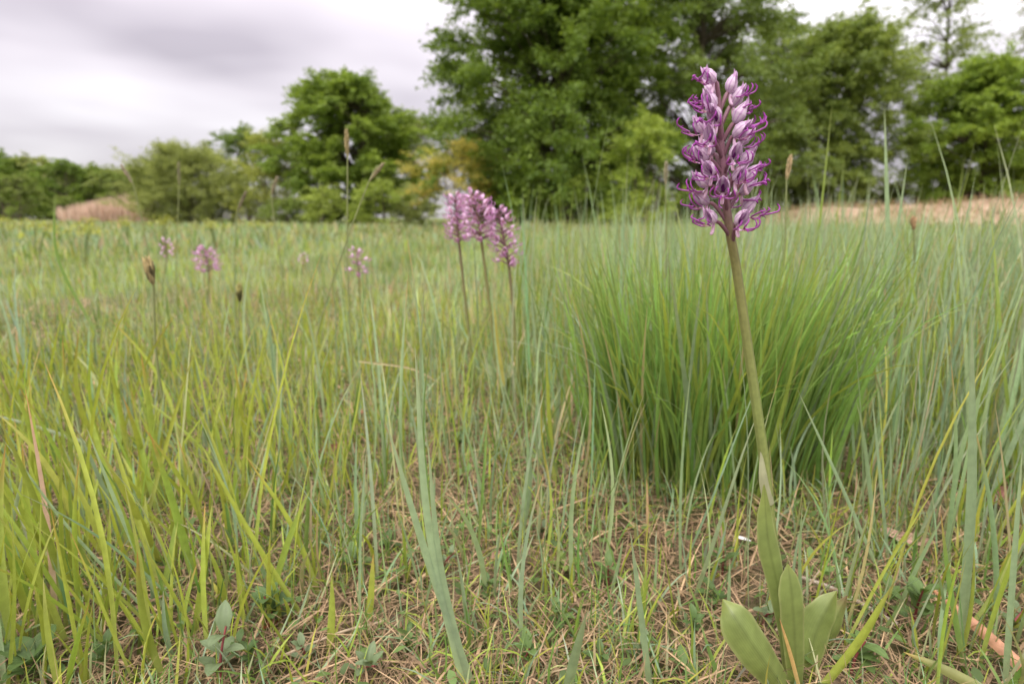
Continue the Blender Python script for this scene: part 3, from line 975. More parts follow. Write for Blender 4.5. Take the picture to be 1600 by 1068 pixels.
# ------------------------------------------------------------------ tufts of grass in the foreground
def tuft(name, label, group, px, py, n, L, W, cols, seed, spread=0.02, fan=0.35, tip=0.2, xy=None):
    rng = np.random.default_rng(seed)
    n = max(3, int(n * 0.8))
    p = ground(px, py) if xy is None else np.array([xy[0], xy[1], float(hgt(*xy))])
    root = empty(name, p, label, 'grass tuft', group)
    for k in range(n):
        cm = cols[rng.integers(len(cols))] * rng.uniform(0.82, 1.2) * (1 + rng.normal(0, 0.04, 3))
        tc_ = ORANGE * rng.uniform(0.8, 1.1) if rng.random() < tip else None
        V, F, C, B = one_blade(rng, rng.uniform(*L), rng.uniform(*W), abs(rng.normal(fan * 0.5, fan * 0.4)), abs(rng.normal(0.15, 0.22)), cm, tc_, 9)
        off = rng.normal(0, spread, 2)
        m = Matrix.Translation((off[0], off[1], float(hgt(p[0] + off[0], p[1] + off[1])) - p[2] - 0.003)) @ Matrix.Rotation(rng.uniform(0, 6.28), 4, 'Z')
        V = np.array(m.to_3x3()) @ V.T
        link('blade', mesh('tuft_blade', V.T, F, C, B, M_GRASS), root, loc=m.translation)
    return root


YG = [FRESH, FRESH * np.array([0.9, 1, 1.2]), FRESH * 0.8 + MIDG * 0.2]
BG = [GLAUC, GLAUC * 0.9, GLAUC * 0.8 + PALE * 0.2]
MX = [FRESH * 0.6 + MIDG * 0.4, MIDG, GLAUC * 0.6 + MIDG * 0.4]
GY, GB, GM = 'broad yellow-green tufts on the left', 'narrow bluish tufts in the thatch', 'small mixed green tufts'
YL = ['corner tuft of yellow-green grass at the bottom left edge', 'dense yellow-green tuft just above the bottom left corner', "yellow-green tuft over the round leaved dark herb's right side", 'tall yellow-green tuft near the left edge below the middle', 'yellow-green tuft crossed by the long thin bluish blade', 'yellow-green tuft at the foot of the bluish slanting blade', 'short yellow-green tuft at the bottom edge beside the grey green herb', 'yellow-green tuft beneath the pair of leaning blades', 'bushy yellow-green tuft under the pale dead blade at the left', 'yellow-green tuft with many orange tips left of the leaning blades', 'tall yellow-green tuft at the very left edge, half out of view', 'yellow-green tuft right behind the leaning blades', 'upright yellow-green tuft behind the bluish slanting blade', 'highest yellow-green tuft at the left edge, by the pale dead blade', 'yellow-green tuft farthest back, left of the reddish dead leaf', 'thin yellow-green tuft standing right of the leaning blades', 'thin yellow-green tuft beside the dark leafy herb', 'sparse yellow-green tuft in thatch left of the bottom bluish blades', 'lower yellow-green tuft touching the left picture edge', 'small yellow-green tuft above the red stemmed grey green herb']
BL = ['short bluish tuft at the foot of the long bluish centre blades', 'tall bluish tuft right behind the long bluish centre blades', 'bluish tuft left behind the long bluish centre blades', 'bluish tuft beside the reddish dead leaf left of the middle', 'bluish tuft behind the small orange brown dead leaf', "bluish tuft in front of the orchid trio's left side", 'bluish tuft in the thatch right of the centre blades', 'bluish tuft by the bright two leaved seedling', 'bluish tuft in front of the left side of the dark tussock', 'thin bluish tuft left of the white chip', "bluish tuft just right of the large orchid's stem foot", 'bluish tuft right of the orchid stem before the tussock', 'bluish tuft standing over the curled brown dead leaf', 'bluish tuft left of the broad bluish blade', 'bluish tuft right of the broad bluish blade', 'bluish tuft in the bottom right corner over the pink dead blade', 'bluish tuft behind the broad bluish blade', 'tall bluish tuft at the right edge beside the dull brown dead leaf', 'bluish tuft left of the yellow-green upright blade by the tussock', 'tall bluish tuft left of the middle, farthest back of its kind', 'low bluish tuft at the bottom edge right of the centre blades', 'tiny bluish tuft touching the folded orchid leaf', 'tall bluish tuft at the left edge behind the pale dead blade', 'tall bluish tuft behind the yellow-green tufts on the left']
ML = ['small green tuft left of the foot of the centre blades', 'small green tuft right of the pale tan dead leaf', 'small green tuft at the bottom edge by the centre blades', 'small green tuft left of the upright bluish blade near the bottom', 'small green tuft right of the upright bluish blade near the bottom', 'small green tuft under the left orchid leaf', 'green tuft right of the arching broad blade', 'green tuft beside the lying pale yellow blade', 'green tuft above the salmon pink dead blade', "green tuft left of the orchid's stem sheath", "green tuft right behind the orchid's stem sheath", "green tuft at the tussock's foot beside the dark red dead leaf", 'small green tuft among the leaning blades', 'small green tuft in thatch left of the centre bluish blades', 'small green tuft at the bottom edge by the blurred bluish blade']
k = 0
for px, py, n, (l0, l1) in [(30, 1040, 9, (.10, .19)), (85, 985, 10, (.12, .21)), (150, 1010, 8, (.08, .17)), (60, 880, 10, (.12, .21)), (165, 880, 9, (.12, .2)),
                            (255, 930, 9, (.09, .18)), (230, 1060, 7, (.07, .15)), (345, 870, 7, (.10, .18)), (110, 800, 10, (.12, .22)), (250, 790, 9, (.12, .21)),
                            (20, 780, 9, (.13, .22)), (360, 760, 7, (.1, .2)), (180, 720, 9, (.13, .24)), (60, 690, 9, (.14, .25)), (300, 690, 8, (.12, .22)),
                            (445, 800, 5, (.08, .15)), (420, 960, 5, (.07, .14)), (520, 1000, 4, (.05, .12)), (10, 950, 8, (.1, .2)), (320, 1000, 6, (.07, .14))]:
    tuft('grass_tuft', YL[k], GY, px, py, n, (l0 * .82, l1 * .88), (.0032, .0066), YG, 300 + k, 0.016, 0.36, 0.35)
    k += 1
for px, py, n, (l0, l1) in [(575, 1000, 4, (.12, .24)), (655, 800, 6, (.16, .30)), (600, 760, 5, (.16, .29)), (470, 700, 6, (.14, .26)), (545, 640, 7, (.15, .28)),
                            (700, 660, 6, (.14, .28)), (800, 860, 5, (.1, .22)), (900, 900, 5, (.1, .22)), (955, 800, 5, (.14, .26)), (1080, 900, 3, (.1, .2)),
                            (1240, 790, 5, (.12, .2)), (1330, 780, 5, (.12, .24)), (1400, 870, 5, (.14, .24)), (1480, 900, 6, (.14, .26)), (1560, 900, 6, (.15, .28)),
                            (1590, 1020, 5, (.14, .26)), (1500, 760, 6, (.16, .3)), (1585, 760, 7, (.16, .32)), (870, 720, 5, (.12, .24)), (420, 640, 6, (.15, .28)),
                            (760, 1010, 4, (.06, .16)), (1290, 990, 3, (.06, .12)), (40, 640, 6, (.15, .26)), (330, 620, 6, (.15, .27))]:
    tuft('grass_tuft', BL[k - 20], GB, px, py, n, (l0, l1), (.0022, .0044), BG, 400 + k, 0.016, 0.22, 0.1)
    k += 1
for px, py, n, (l0, l1) in [(640, 920, 5, (.04, .09)), (840, 960, 5, (.04, .1)), (700, 1040, 5, (.03, .07)), (960, 990, 5, (.04, .09)), (1060, 980, 5, (.04, .09)),
                            (1130, 1040, 5, (.03, .07)), (1380, 1010, 6, (.05, .12)), (1450, 1050, 5, (.05, .12)), (1540, 1020, 6, (.06, .15)), (1140, 770, 6, (.06, .15)),
                            (1220, 750, 6, (.06, .15)), (1040, 740, 6, (.06, .14)), (480, 900, 4, (.05, .11)), (560, 880, 5, (.04, .1)), (880, 1050, 5, (.03, .07))]:
    tuft('grass_tuft', ML[k - 44], GM, px, py, n, (l0, l1), (.0018, .0038), MX, 500 + k, 0.014, 0.55, 0.2)
    k += 1


def hero_blade(label, base, tip, wpx, col, Yb=None, dY=0.0, bow=0.0, tipc=None, name='long_grass', mids=None, fold=0.35, prof=None, side=(1, 0, 0.0), mat=None, basec=None):
    """one blade the photograph shows singly, from its foot to its tip"""
    b = ground(*base) if Yb is None else at(*base, Yb)
    t_ = at(*tip, b[1] + dY)
    m_ = (b + t_) / 2 + np.array([bow, 0, abs(bow) * 0.3])
    pts = [b - np.array([0, 0, 0.003]), m_, t_]
    P = catmull(pts, 14)
    d = np.linalg.norm(b - np.array([0, 0, CAM_H]))
    s = np.linspace(0, 1, 14)
    pr = np.interp(s, [0, 0.2, 0.5, 0.75, 0.92, 1], [0.8, 1, 0.95, 0.65, 0.25, 0.03]) if prof is None else np.interp(s, *prof)
    W = 0.54 * wpx / FPX * d * pr
    col = np.asarray(col, float)
    ct = col * 0.75 + STRAW * 0.25 if tipc is None else np.asarray(tipc)
    C = lerp3(col * 0.7 + PALE * 0.3 if basec is None else np.asarray(basec), col, ct, s)
    V, F, C, B = ribbon(P - b, W, side, fold, C, nu=5, rnd=0.3)
    o = link(name, mesh(name, V, F, C, B, mat or M_GRASS), loc=b)
    return tag(o, label, 'grass blade', kind='thing')


hero_blade('broad bluish grass blade right of the orchid, bending slightly at its middle', (1502, 1030), (1519, 500), 22, GLAUC * 0.85, bow=0.004)
hero_blade('long bluish blade leaning left from the bottom centre', (745, 1085), (602, 655), 20, GLAUC, bow=-0.003)
hero_blade('tall straight bluish blade rising from the bottom centre', (728, 1085), (648, 540), 19, GLAUC * 1.05, bow=-0.008)
hero_blade('shorter bluish blade right beside the two long ones at bottom centre', (738, 1085), (668, 690), 17, GLAUC * 0.95, bow=-0.006)
hero_blade('out of focus bluish blade close to the lens at the bottom edge', (880, 1100), (917, 955), 24, GLAUC * 0.8, dY=-0.03)
hero_blade('upright bluish blade left of the orchid leaves near the bottom edge', (1018, 1085), (985, 830), 15, GLAUC * 0.85)
hero_blade('yellow-green blade leaning left over the thatch, tip far left', (482, 975), (312, 690), 14, FRESH, bow=-0.004)
hero_blade('yellow-green blade with orange tip leaning left beside its twin', (500, 930), (384, 712), 14, FRESH * 1.05, tipc=ORANGE, bow=0.006)
hero_blade('long thin bluish blade slanting across the yellow-green tufts', (262, 985), (0, 680), 9, GLAUC * 0.95, bow=-0.01)
hero_blade('bluish blade slanting left above the yellow-green tufts', (262, 965), (134, 665), 12, GLAUC, bow=-0.003)
hero_blade('pale dead blade lying nearly level at the left edge', (140, 690), (-40, 640), 10, (0.32, 0.38, 0.27), Yb=0.6)
hero_blade('yellow-green upright blade left of the dark tussock', (868, 760), (853, 528), 12, FRESH * 0.9, bow=-0.002)
hero_blade('pale yellow drooping blade below the orchid trio', (787, 600), (772, 470), 14, (0.42, 0.38, 0.10), bow=-0.003, Yb=0.82)
hero_blade('thin bluish blade slanting right of the orchid stem', (1382, 905), (1246, 608), 8, GLAUC * 1.05)
hero_blade('thin bluish blade standing left of the broad bluish blade', (1390, 880), (1362, 612), 8, GLAUC)
hero_blade('yellow-green broad blade arching right from the orchid base', (1262, 1100), (1398, 908), 24, FRESH * 0.95, bow=0.006, tipc=(0.25, 0.20, 0.08))
hero_blade('salmon pink dead blade lying across the bottom right corner', (1640, 1075), (1450, 914), 25, (0.56, 0.30, 0.19), Yb=0.295, dY=0.088, tipc=(0.5, 0.22, 0.10), basec=(0.50, 0.28, 0.18), name='dead_grass', mat=M_STRAW, side=(0.6, 0, 0.8))
hero_blade('pale yellow blade lying flat at the bottom edge on the right', (1570, 1090), (1412, 1018), 24, (0.30, 0.31, 0.12), Yb=0.285, dY=0.03, tipc=(0.55, 0.38, 0.12), side=(0.4, 0, 0.9))
hero_blade('dark green blade with orange tip at the right edge', (1512, 1050), (1470, 800), 12, MIDG * 1.2, tipc=ORANGE, bow=-0.002)
hero_blade('bluish leaning blade in the lower right corner', (1572, 1085), (1598, 700), 14, GLAUC)
hero_blade('orange dead blade crossing in front of the middle orchid leaf', (1252, 1075), (1218, 965), 9, (0.50, 0.33, 0.12), Yb=0.30, dY=0.0, tipc=(0.5, 0.25, 0.12), name='dead_grass', mat=M_STRAW)
hero_blade('tall pale grass blades pair rising above the horizon on the right', (1395, 560), (1382, 165), 13, GLAUC * 1.05, Yb=0.8)
hero_blade('leaning tall blade right of the pale pair above the horizon', (1375, 560), (1418, 250), 10, GLAUC, Yb=0.8)
hero_blade('blurred tall blade arching at the far left of the meadow', (150, 520), (85, 300), 8, MIDG * 1.1, Yb=1.0, bow=-0.03)
hero_blade('dark blade slanting right in front of the sandy rise', (1318, 470), (1358, 330), 7, MIDG, Yb=0.75)
hero_blade('curled straw coloured blade arching over the thatch below the orchid trio', (560, 560), (690, 600), 7, (0.42, 0.36, 0.2), Yb=0.62, bow=0.012, name='dead_grass', mat=M_STRAW)


# ------------------------------------------------------------------ grass stalks with seed heads
def stalk(label, foot, neck, tip, Y, w=2.2, col=(0.40, 0.32, 0.16), stem=(0.30, 0.33, 0.15), dark=False, seed=0):
    rng = np.random.default_rng(seed)
    b = at(*foot, Y)
    gz = float(hgt(b[0], b[1]))
    nk, tp = at(*neck, Y), at(*tip, Y)
    b = np.array([b[0] + (b[0] - nk[0]) * 0.2, Y, gz])
    root = empty('grass_stalk', b, label, 'grass stalk', None)
    P = catmull([b - b, (nk - b) * 0.5 + np.array([0.006 * np.sign(b[0] - nk[0]), 0, 0.01]), nk - b, tp - b], 16)
    V, F, C, B = tube(P, np.linspace(0.0011, 0.0006, 16) * w * 0.6, 5, np.array(stem))
    link('stem', mesh('stalk_stem', V, F, C, B, M_GRASS), root)
    # spikelets overlapping along the head
    acc = Acc()
    n = 46
    ax = tp - nk
    ln = np.linalg.norm(ax)
    ax = ax / ln
    for i in range(n):
        f = i / n
        a = i * 2.4
        o_ = np.array([math.cos(a), math.sin(a), 0]) * 1.0
        o_ -= ax * np.dot(o_, ax)
        d = ax * 0.95 + o_ * 0.28
        d /= np.linalg.norm(d)
        p0 = nk - b + ax * ln * f + o_ * 0.0006 * w * math.sin(PI * (0.12 + 0.8 * f))
        l_ = (0.0065 if not dark else 0.009) * rng.uniform(0.8, 1.2) * (w / 2.2) * (0.6 + 0.5 * math.sin(PI * (0.1 + 0.8 * f)))
        PP = p0 + d * np.linspace(0, l_, 4)[:, None]
        c0 = np.array(col) * rng.uniform(0.75, 1.2) * ((0.4 if f < 0.4 else 1.5) if dark and rng.random() < 0.8 else 1)
        V, F, C, B = tube(PP, np.array([0.25, 0.9, 0.7, 0.1]) * l_ * 0.17, 4, c0)
        acc.add(V, F, C, B)
    link('seed_head', acc.mesh('seed_head', M_STRAW), root)


stalk('tall stalk with slim upright seed head against the round tree', (552, 520), (543, 245), (541, 205), 0.78, 2.0, seed=1)
stalk('leaning stalk with bent buff seed head left of the orchid trio', (470, 520), (577, 283), (598, 257), 0.78, 2.0, (0.38, 0.32, 0.19), seed=2)
stalk('stalk with buff seed head right of the large orchid spike', (1222, 480), (1229, 282), (1235, 246), 0.66, 1.9, (0.48, 0.36, 0.2), seed=3)
stalk('short stalk with fat dark and cream seed head on the left', (250, 560), (239, 446), (231, 411), 0.72, 3.2, (0.34, 0.27, 0.13), dark=True, seed=4)
stalk('small sedge stalk with dark spikelet left of the middle', (376, 560), (374, 472), (374, 448), 0.8, 2.2, (0.26, 0.24, 0.09), dark=True, seed=5)
stalk('blurred leaning stalk with pale head in front of the willow bush', (445, 520), (424, 305), (432, 278), 1.1, 2.2, (0.36, 0.31, 0.2), seed=6)
stalk('blurred pale stalk at the right foot of the willow bush', (372, 520), (371, 330), (384, 300), 1.3, 2.4, (0.32, 0.27, 0.18), seed=7)
stalk('blurred pale stalk left of the willow bush tilted to the left', (250, 520), (208, 288), (190, 259), 1.1, 2.2, (0.36, 0.3, 0.2), seed=8)
stalk('faint stalk with slim head standing in front of the willow bush', (281, 520), (280, 290), (279, 255), 1.2, 2.0, (0.3, 0.28, 0.17), seed=9)
stalk('buff stalk with rounded head in the pale grass far right', (1430, 500), (1428, 360), (1427, 343), 0.95, 3.0, (0.45, 0.29, 0.16), seed=10)
stalk('slim pale stalk standing left of the large orchid spike', (1035, 480), (1040, 290), (1041, 255), 0.8, 2.0, (0.36, 0.32, 0.2), seed=11)


# ------------------------------------------------------------------ orchids
PINK, PINK2 = np.array([0.83, 0.645, 0.80]), np.array([0.50, 0.27, 0.50])
MAG = np.array([0.33, 0.022, 0.34])
PURP = np.array([0.185, 0.088, 0.115])


def hood_mesh(seed, L=0.0125, R=0.0042, col=PINK, mat=None):
    rng = np.random.default_rng(seed)
    ns, na = 15, 17
    s = np.linspace(0, 1, ns)
    prof = np.interp(s, [0, .08, .2, .38, .55, .72, .86, .95, 1], [.30, .58, .88, 1.0, .92, .62, .34, .17, .03]) * R
    A = np.radians(np.interp(s, [0, .2, .5, .8, 1], [175, 160, 128, 112, 120]))
    zc_ = 0.10 * L * s ** 2.5 + 0.02 * L * np.sin(PI * s)
    V = np.zeros((ns, na, 3))
    C = np.zeros((ns, na, 3))
    B = np.zeros((ns, na, 3))
    for i in range(ns):
        a = np.linspace(-A[i], A[i], na)
        rr = prof[i] * (1 + 0.07 * np.cos(3 * a) + 0.05 * rng.normal())
        lip_ = np.clip((np.abs(a) / A[i] - 0.8) / 0.2, 0, 1) * np.clip(s[i] - 0.25, 0, 1) * 0.35
        V[i, :, 0] = L * s[i] + lip_ * L * 0.06
        V[i, :, 1] = rr * np.sin(a) * (0.92 + lip_)
        V[i, :, 2] = rr * np.cos(a) * 0.95 + zc_[i]
        base = col * (1 - 0.25 * (1 - s[i])) + 0
        C[i] = base * (1 - 0.35 * np.exp(-((s[i] - 1) / 0.12) ** 2)) * rng.uniform(0.95, 1.05)
        B[i, :, 0] = a / PI
        B[i, :, 1] = s[i]
    i, j = np.meshgrid(np.arange(ns - 1), np.arange(na - 1), indexing='ij')
    F = np.stack([i * na + j, i * na + j + 1, (i + 1) * na + j + 1, (i + 1) * na + j], -1).reshape(-1, 4)
    acc = Acc().add(V.reshape(-1, 3), F, C.reshape(-1, 3), B.reshape(-1, 3))
    # two narrow petals inside, and the free points of the side sepals
    for sg in (-1, 1):
        P = catmull([(0.001, sg * 0.001, 0.0005), (L * .5, sg * R * .45, R * .15), (L * .92, sg * R * .22, R * .25 + 0.02 * L)], 7)
        Vr, Fr, Cr, Br = ribbon(P, np.interp(np.linspace(0, 1, 7), [0, .5, 1], [.3, .8, .05]) * R, (0, 0.5, sg * 0.9), 0.1, PINK2 * 0.9, nu=3)
        acc.add(Vr, Fr, Cr, Br * 0.4)
        P = catmull([(L * .72, sg * R * .55, R * .12), (L * .92, sg * R * .58, R * .30), (L * 1.05, sg * R * .78, R * .62)], 6)
        Vr, Fr, Cr, Br = ribbon(P, np.interp(np.linspace(0, 1, 6), [0, .4, 1], [.55, .4, .03]) * R, (0, 0.4, 0.9), 0.15, col * np.array([.9, .75, .9]), nu=3)
        acc.add(Vr, Fr, Cr, Br * 0.4)
    return acc.mesh('hood', mat or M_HOOD)


def lip_mesh(seed, k=1.0, mag=None):
    MAG_ = MAG if mag is None else mag
    rng = np.random.default_rng(seed)
    acc = Acc()
    n = 9
    s = np.linspace(0, 1, n)
    P = catmull(np.array([(0.0005, 0, -0.001), (0.0035, 0, -0.0026), (0.0072, 0, -0.0030), (0.0095, 0, -0.0022)]) * k, n)
    W = np.interp(s, [0, .25, .6, 1], [.0016, .0026, .0032, .0024]) * k
    t = s[:, None]
    C = PINK * 1.05 * (1 - t ** 2) + (MAG_ * 0.7 + PINK * 0.3) * t ** 2
    nu = 7
    V, F, Cc, B = ribbon(P, W, (0, 1, 0), 0.0, C, cup=-0.35, nu=nu, rnd=rng.random())
    spots = rng.random(len(V)) < 0.28
    Cc = Cc.copy()
    Cc[spots] = MAG_ * 0.9
    acc.add(V, F, Cc, B)
    m = 9
    ss = np.linspace(0, 1, m)
    for sg in (-1, 1):
        # arm, then leg: slim strips curling forward and up
        j = rng.normal(0, 0.0015, 6)
        arm = np.array([(0.0045, sg * 0.0012, -0.0028), (0.0068 + j[0], sg * 0.0042, -0.0032), (0.0094 + j[1], sg * 0.0062 + j[2], -0.0020), (0.0112 + j[1], sg * 0.0060 + j[2], 0.0004 + j[3]), (0.0104 + j[1], sg * 0.0048 + j[2], 0.0026 + j[3])]) * k
        leg = np.array([(0.0090, sg * 0.0008, -0.0024), (0.0118, sg * 0.0020 + j[4], -0.0020), (0.0142 + j[5], sg * 0.0036 + j[4], -0.0008), (0.0152 + j[5], sg * 0.0034, 0.0018 + j[3]), (0.0140 + j[5], sg * 0.0026, 0.0036 + j[3])]) * k
        for q, w0 in ((arm, .00100), (leg, .00105)):
            PP = catmull(q, m)
            Cl = (MAG_ * 0.75 + PINK * 0.25) * (1 - ss[:, None]) + MAG_ * ss[:, None]
            R = np.interp(ss, [0, .3, .8, 1], [1, 1, .85, .3]) * w0 * k * 0.5
            acc.add(*tube(PP, R, 6, Cl))
    tooth = catmull(np.array([(0.0092, 0, -0.0022), (0.0112, 0, -0.0032), (0.0122, 0, -0.0044)]) * k, 5)
    acc.add(*tube(tooth, np.array([.5, .4, .3, .2, .05]) * 0.001 * k, 5, MAG_))
    return acc.mesh('lip', M_FLOWER)


def spur_mesh(k=1.0):
    P = catmull(np.array([(0.001, 0, -0.001), (0.0005, 0, -0.0035), (0.0008, 0, -0.0062), (0.0016, 0, -0.0078)]) * k, 9)
    R = np.interp(np.linspace(0, 1, 9), [0, .6, .9, 1], [.0009, .0011, .0010, .0004]) * k
    V, F, C, B = tube(P, R, 7, PINK * np.array([1.0, .92, 1.0]))
    return mesh('spur', V, F, C, B, M_FLOWER)


HOODS = [hood_mesh(k, 0.0125 * (0.94 + 0.04 * k), 0.0039 + 0.00012 * k, PINK * (1.06 - 0.045 * k)) for k in range(5)]
LIPS = [lip_mesh(20 + k) for k in range(6)]
SPUR = spur_mesh()
# column with its dark centre seen in open flowers
col_acc = Acc().add(*tube(catmull([(0.0012, 0, -0.0005), (0.003, 0, 0.0008), (0.0042, 0, 0.0022)], 5), np.array([.8, 1.1, 1.2, 1.0, .4]) * 0.001, 6, np.array([0.16, 0.02, 0.17])))
COLM = col_acc.mesh('column', M_FLOWER)


def flower(parent, pos, yaw, pitch, scale, k, ovary_from=None, detail=2, hoods=None, lips=None):
    """pos local to the orchid; yaw 0 = towards the camera, 90 = to the right"""
    az = math.radians(yaw - 90)
    m = Matrix.Translation(tuple(pos)) @ Matrix.Rotation(az, 4, 'Z') @ Matrix.Rotation(-math.radians(pitch), 4, 'Y') @ Matrix.Scale(scale, 4)
    f = link('flower', (hoods or HOODS)[k % len(hoods or HOODS)], parent, mat=m)
    rx = Matrix.Rotation(math.radians(pitch - 4 + (k * 37 % 23) - 11), 4, 'Y') @ Matrix.Rotation(math.radians((k * 53 % 31) - 15), 4, 'X')
    if detail >= 1:
        link('lip', (lips or LIPS)[k % len(lips or LIPS)], f, mat=rx)
    if detail >= 2:
        link('spur', SPUR, f, mat=Matrix.Rotation(math.radians(pitch - 10), 4, 'Y'))
        link('column', COLM, f)
    if ovary_from is not None:
        # the stalk-like ovary belongs to the flower, in its own local frame
        a = m.inverted() @ Vector(tuple(ovary_from))
        a = np.array(a)
        mi = m.to_3x3().inverted()
        updir = np.array(mi @ Vector((0, 0, 1)))
        L = np.linalg.norm(a)
        P = catmull([a, a * 0.62 + updir * L * 0.10, a * 0.22 + updir * L * 0.12, np.array([0.0006, 0, 0.0])], 9)
        R = np.interp(np.linspace(0, 1, 9), [0, .2, .6, 1], [.0009, .0012, .0013, .0010])
        acc = Acc().add(*tube(P, R, 7, PURP * np.linspace(0.9, 1.5, 9)[:, None]))
        # little bract at its foot
        Pb = catmull([a, a * 0.85 + updir * L * 0.12, a * 0.72 + updir * L * 0.22], 5)
        acc.add(*ribbon(Pb, np.array([.0016, .0018, .0014, .0008, .0001]), (0, 1, 0.2), 0.3, PURP * 1.3, nu=3))
        link('ovary', acc.mesh('ovary', M_STEM), f)
    return f


def big_orchid():
    rng = np.random.default_rng(77)
    base = np.array([OX, OY, float(hgt(OX, OY))])
    Y0 = OY
    root = empty('orchid', base, 'large sharp orchid with tall spike of pink hooded flowers and magenta limbs', 'orchid')
    pts = [base, at(1222, 960, Y0), at(1205, 830, Y0), at(1196, 735, Y0), at(1183, 640, Y0), at(1167, 530, Y0), at(1150, 415, Y0),
           at(1140, 360, Y0), at(1133, 300, Y0), at(1128, 235, Y0), at(1124, 170, Y0), at(1122, 128, Y0)]
    n = 60
    P = catmull(pts, n) - base
    s = np.linspace(0, 1, n)
    R = np.interp(s, [0, .25, .5, .62, .8, .95, 1], [.0036, .0031, .0026, .0024, .0019, .0011, .0004])
    g, o_, pu = np.array([0.20, 0.235, 0.07]), np.array([0.19, 0.16, 0.06]), PURP * 1.05
    w = np.clip((s - 0.38) / 0.25, 0, 1)[:, None]
    w2 = np.clip((s - 0.60) / 0.12, 0, 1)[:, None]
    C = (g * (1 - w) + o_ * w) * (1 - w2) + pu * w2
    V, F, C, B = tube(P, R, 12, C)
    link('stem', mesh('orchid_stem', V, F, C, B, M_STEM), root)
    # pale membranous sheath on the stem above the clasping leaf
    Pm = catmull([at(1203, 790, Y0 - 0.004), at(1194, 745, Y0 - 0.004), at(1190, 690, Y0 - 0.0015)], 8) - base
    V, F, C, B = ribbon(Pm, np.interp(np.linspace(0, 1, 8), [0, .5, 1], [.007, .0055, .0006]), (1, 0, 0.1), 0.0, np.array([0.40, 0.41, 0.25]), cup=0.5, nu=7)
    link('sheath', mesh('sheath', V, F, C, B, M_OLEAF), root)
    # leaves: (points px, py, depth offset in metres), width profile px, side vector, fold, cup
    LG = np.array([0.215, 0.275, 0.085])
    leaves = [
        ('tall leaf clasping the stem', [(1236, 1078, 0), (1228, 1000, -.004), (1216, 920, -.006), (1200, 840, -.008), (1194, 755, -.004)], [13, 15, 25, 33, 22, 1], (1, 0, .05), .12, .25, 1.0),
        ('upright middle leaf', [(1245, 1085, -.006), (1243, 1020, -.014), (1240, 960, -.018), (1236, 915, -.018), (1231, 880, -.014)], [20, 30, 36, 36, 24, 1], (1, 0, .0), .10, .2, .95),
        ('broad leaf bending out to the left', [(1238, 1090, -.006), (1215, 1060, -.018), (1185, 1020, -.024), (1152, 970, -.022), (1129, 935, -.012)], [22, 42, 55, 57, 38, 1], (.62, .25, .62), .26, .25, .98),
        ('folded leaf on the right', [(1250, 1088, .004), (1262, 1040, .004), (1275, 990, .006), (1291, 955, .008), (1308, 922, .012)], [20, 44, 56, 52, 32, 1], (.75, -.2, -.45), .42, .1, .95),
        ('withered tipped leaf behind the folded leaf', [(1252, 1085, .014), (1272, 1040, .022), (1292, 1000, .028), (1308, 965, .032), (1324, 930, .036)], [20, 42, 54, 52, 34, 2], (.8, .1, -.5), .25, .1, 1.05),
    ]
    for i, (lab, pp, wpx, side, fold, cup, br) in enumerate(leaves):
        Q = catmull([at(a, b, Y0 + dy) for a, b, dy in pp], 22) - base
        ss = np.linspace(0, 1, 22)
        W = np.interp(ss, np.array([0, .2, .45, .68, .86, 1.0]), wpx) / FPX * 0.352
        C = lerp3(LG * 1.15, LG * br, LG * br * np.array([1.1, 1.02, .8]), ss)
        if i == 4:
            C = lerp3(LG, LG * 1.1, np.array([0.22, 0.13, 0.08]), ss)
        nu = 11
        V, F, C, B = ribbon(Q, W, side, fold, C, cup=cup, nu=nu, rnd=i * 0.17, wave=0.05)
        u = np.abs(B[:, 0])
        C = C.copy()
        rib = np.clip(1 - u / 0.2, 0, 1)[:, None]
        C = C * (1 - 0.22 * rib)
        edge = np.clip((u - 0.82) / 0.18, 0, 1)[:, None]
        C = C * (1 - edge * 0.6) + np.array([0.36, 0.38, 0.17]) * edge * 0.6
        o = link('leaf', mesh('orchid_leaf', V, F, C, B, M_OLEAF), root)
        o['label'] = lab
    # flowers, read from the photograph: base of the hood (zoomed px), yaw, pitch, mm towards the camera
    zp = lambda zx, zy: (1020 + zx / 3.446, 90 + zy / 3.446)
    fl = [(335, 130, -72, 36, 2), (408, 190, 68, 62, -1), (332, 275, -62, 40, 4), (424, 262, 62, 54, -2), (440, 355, 74, 50, 3), (275, 400, -80, 40, -1),
          (315, 455, -38, 44, 9), (462, 465, 70, 38, 3), (428, 545, 6, 38, 11), (478, 585, 58, 50, 4), (292, 550, -76, 34, 2),
          (322, 625, -52, 26, 8), (490, 668, 72, 40, 4), (378, 720, -10, 24, 12), (300, 785, -78, 40, 0), (335, 888, -64, 42, 5), (452, 895, 20, 30, 10),
          (485, 838, 64, 40, -3), (470, 735, 52, 36, -5), (372, 630, 172, 35, -9), (412, 790, 160, 34, -8), (345, 205, -145, 45, -5),
          (328, 520, -122, 40, -7), (432, 425, 44, 34, 6), (350, 340, -40, 30, 5), (438, 660, 20, 30, 8), (300, 690, -85, 34, 3)]
    for k, (zx, zy, yaw, pit, mm) in enumerate(fl):
        px, py = zp(zx, zy)
        p = at(px, py, Y0 - mm * 0.001) - base
        yaw, pit = yaw + rng.normal(0, 7), pit + rng.normal(0, 7)
        # attachment on the axis a little lower
        drop = 0.0085 + 0.004 * ((k * 7) % 5) / 5
        i = int(np.argmin(np.abs(P[:, 2] - (p[2] - drop))))
        flower(root, p, yaw, pit, 0.80 + 0.15 * rng.random(), k, P[i])
    # unopened top buds are absent; a few bare bracts along the lower axis
    return root


big_orchid()

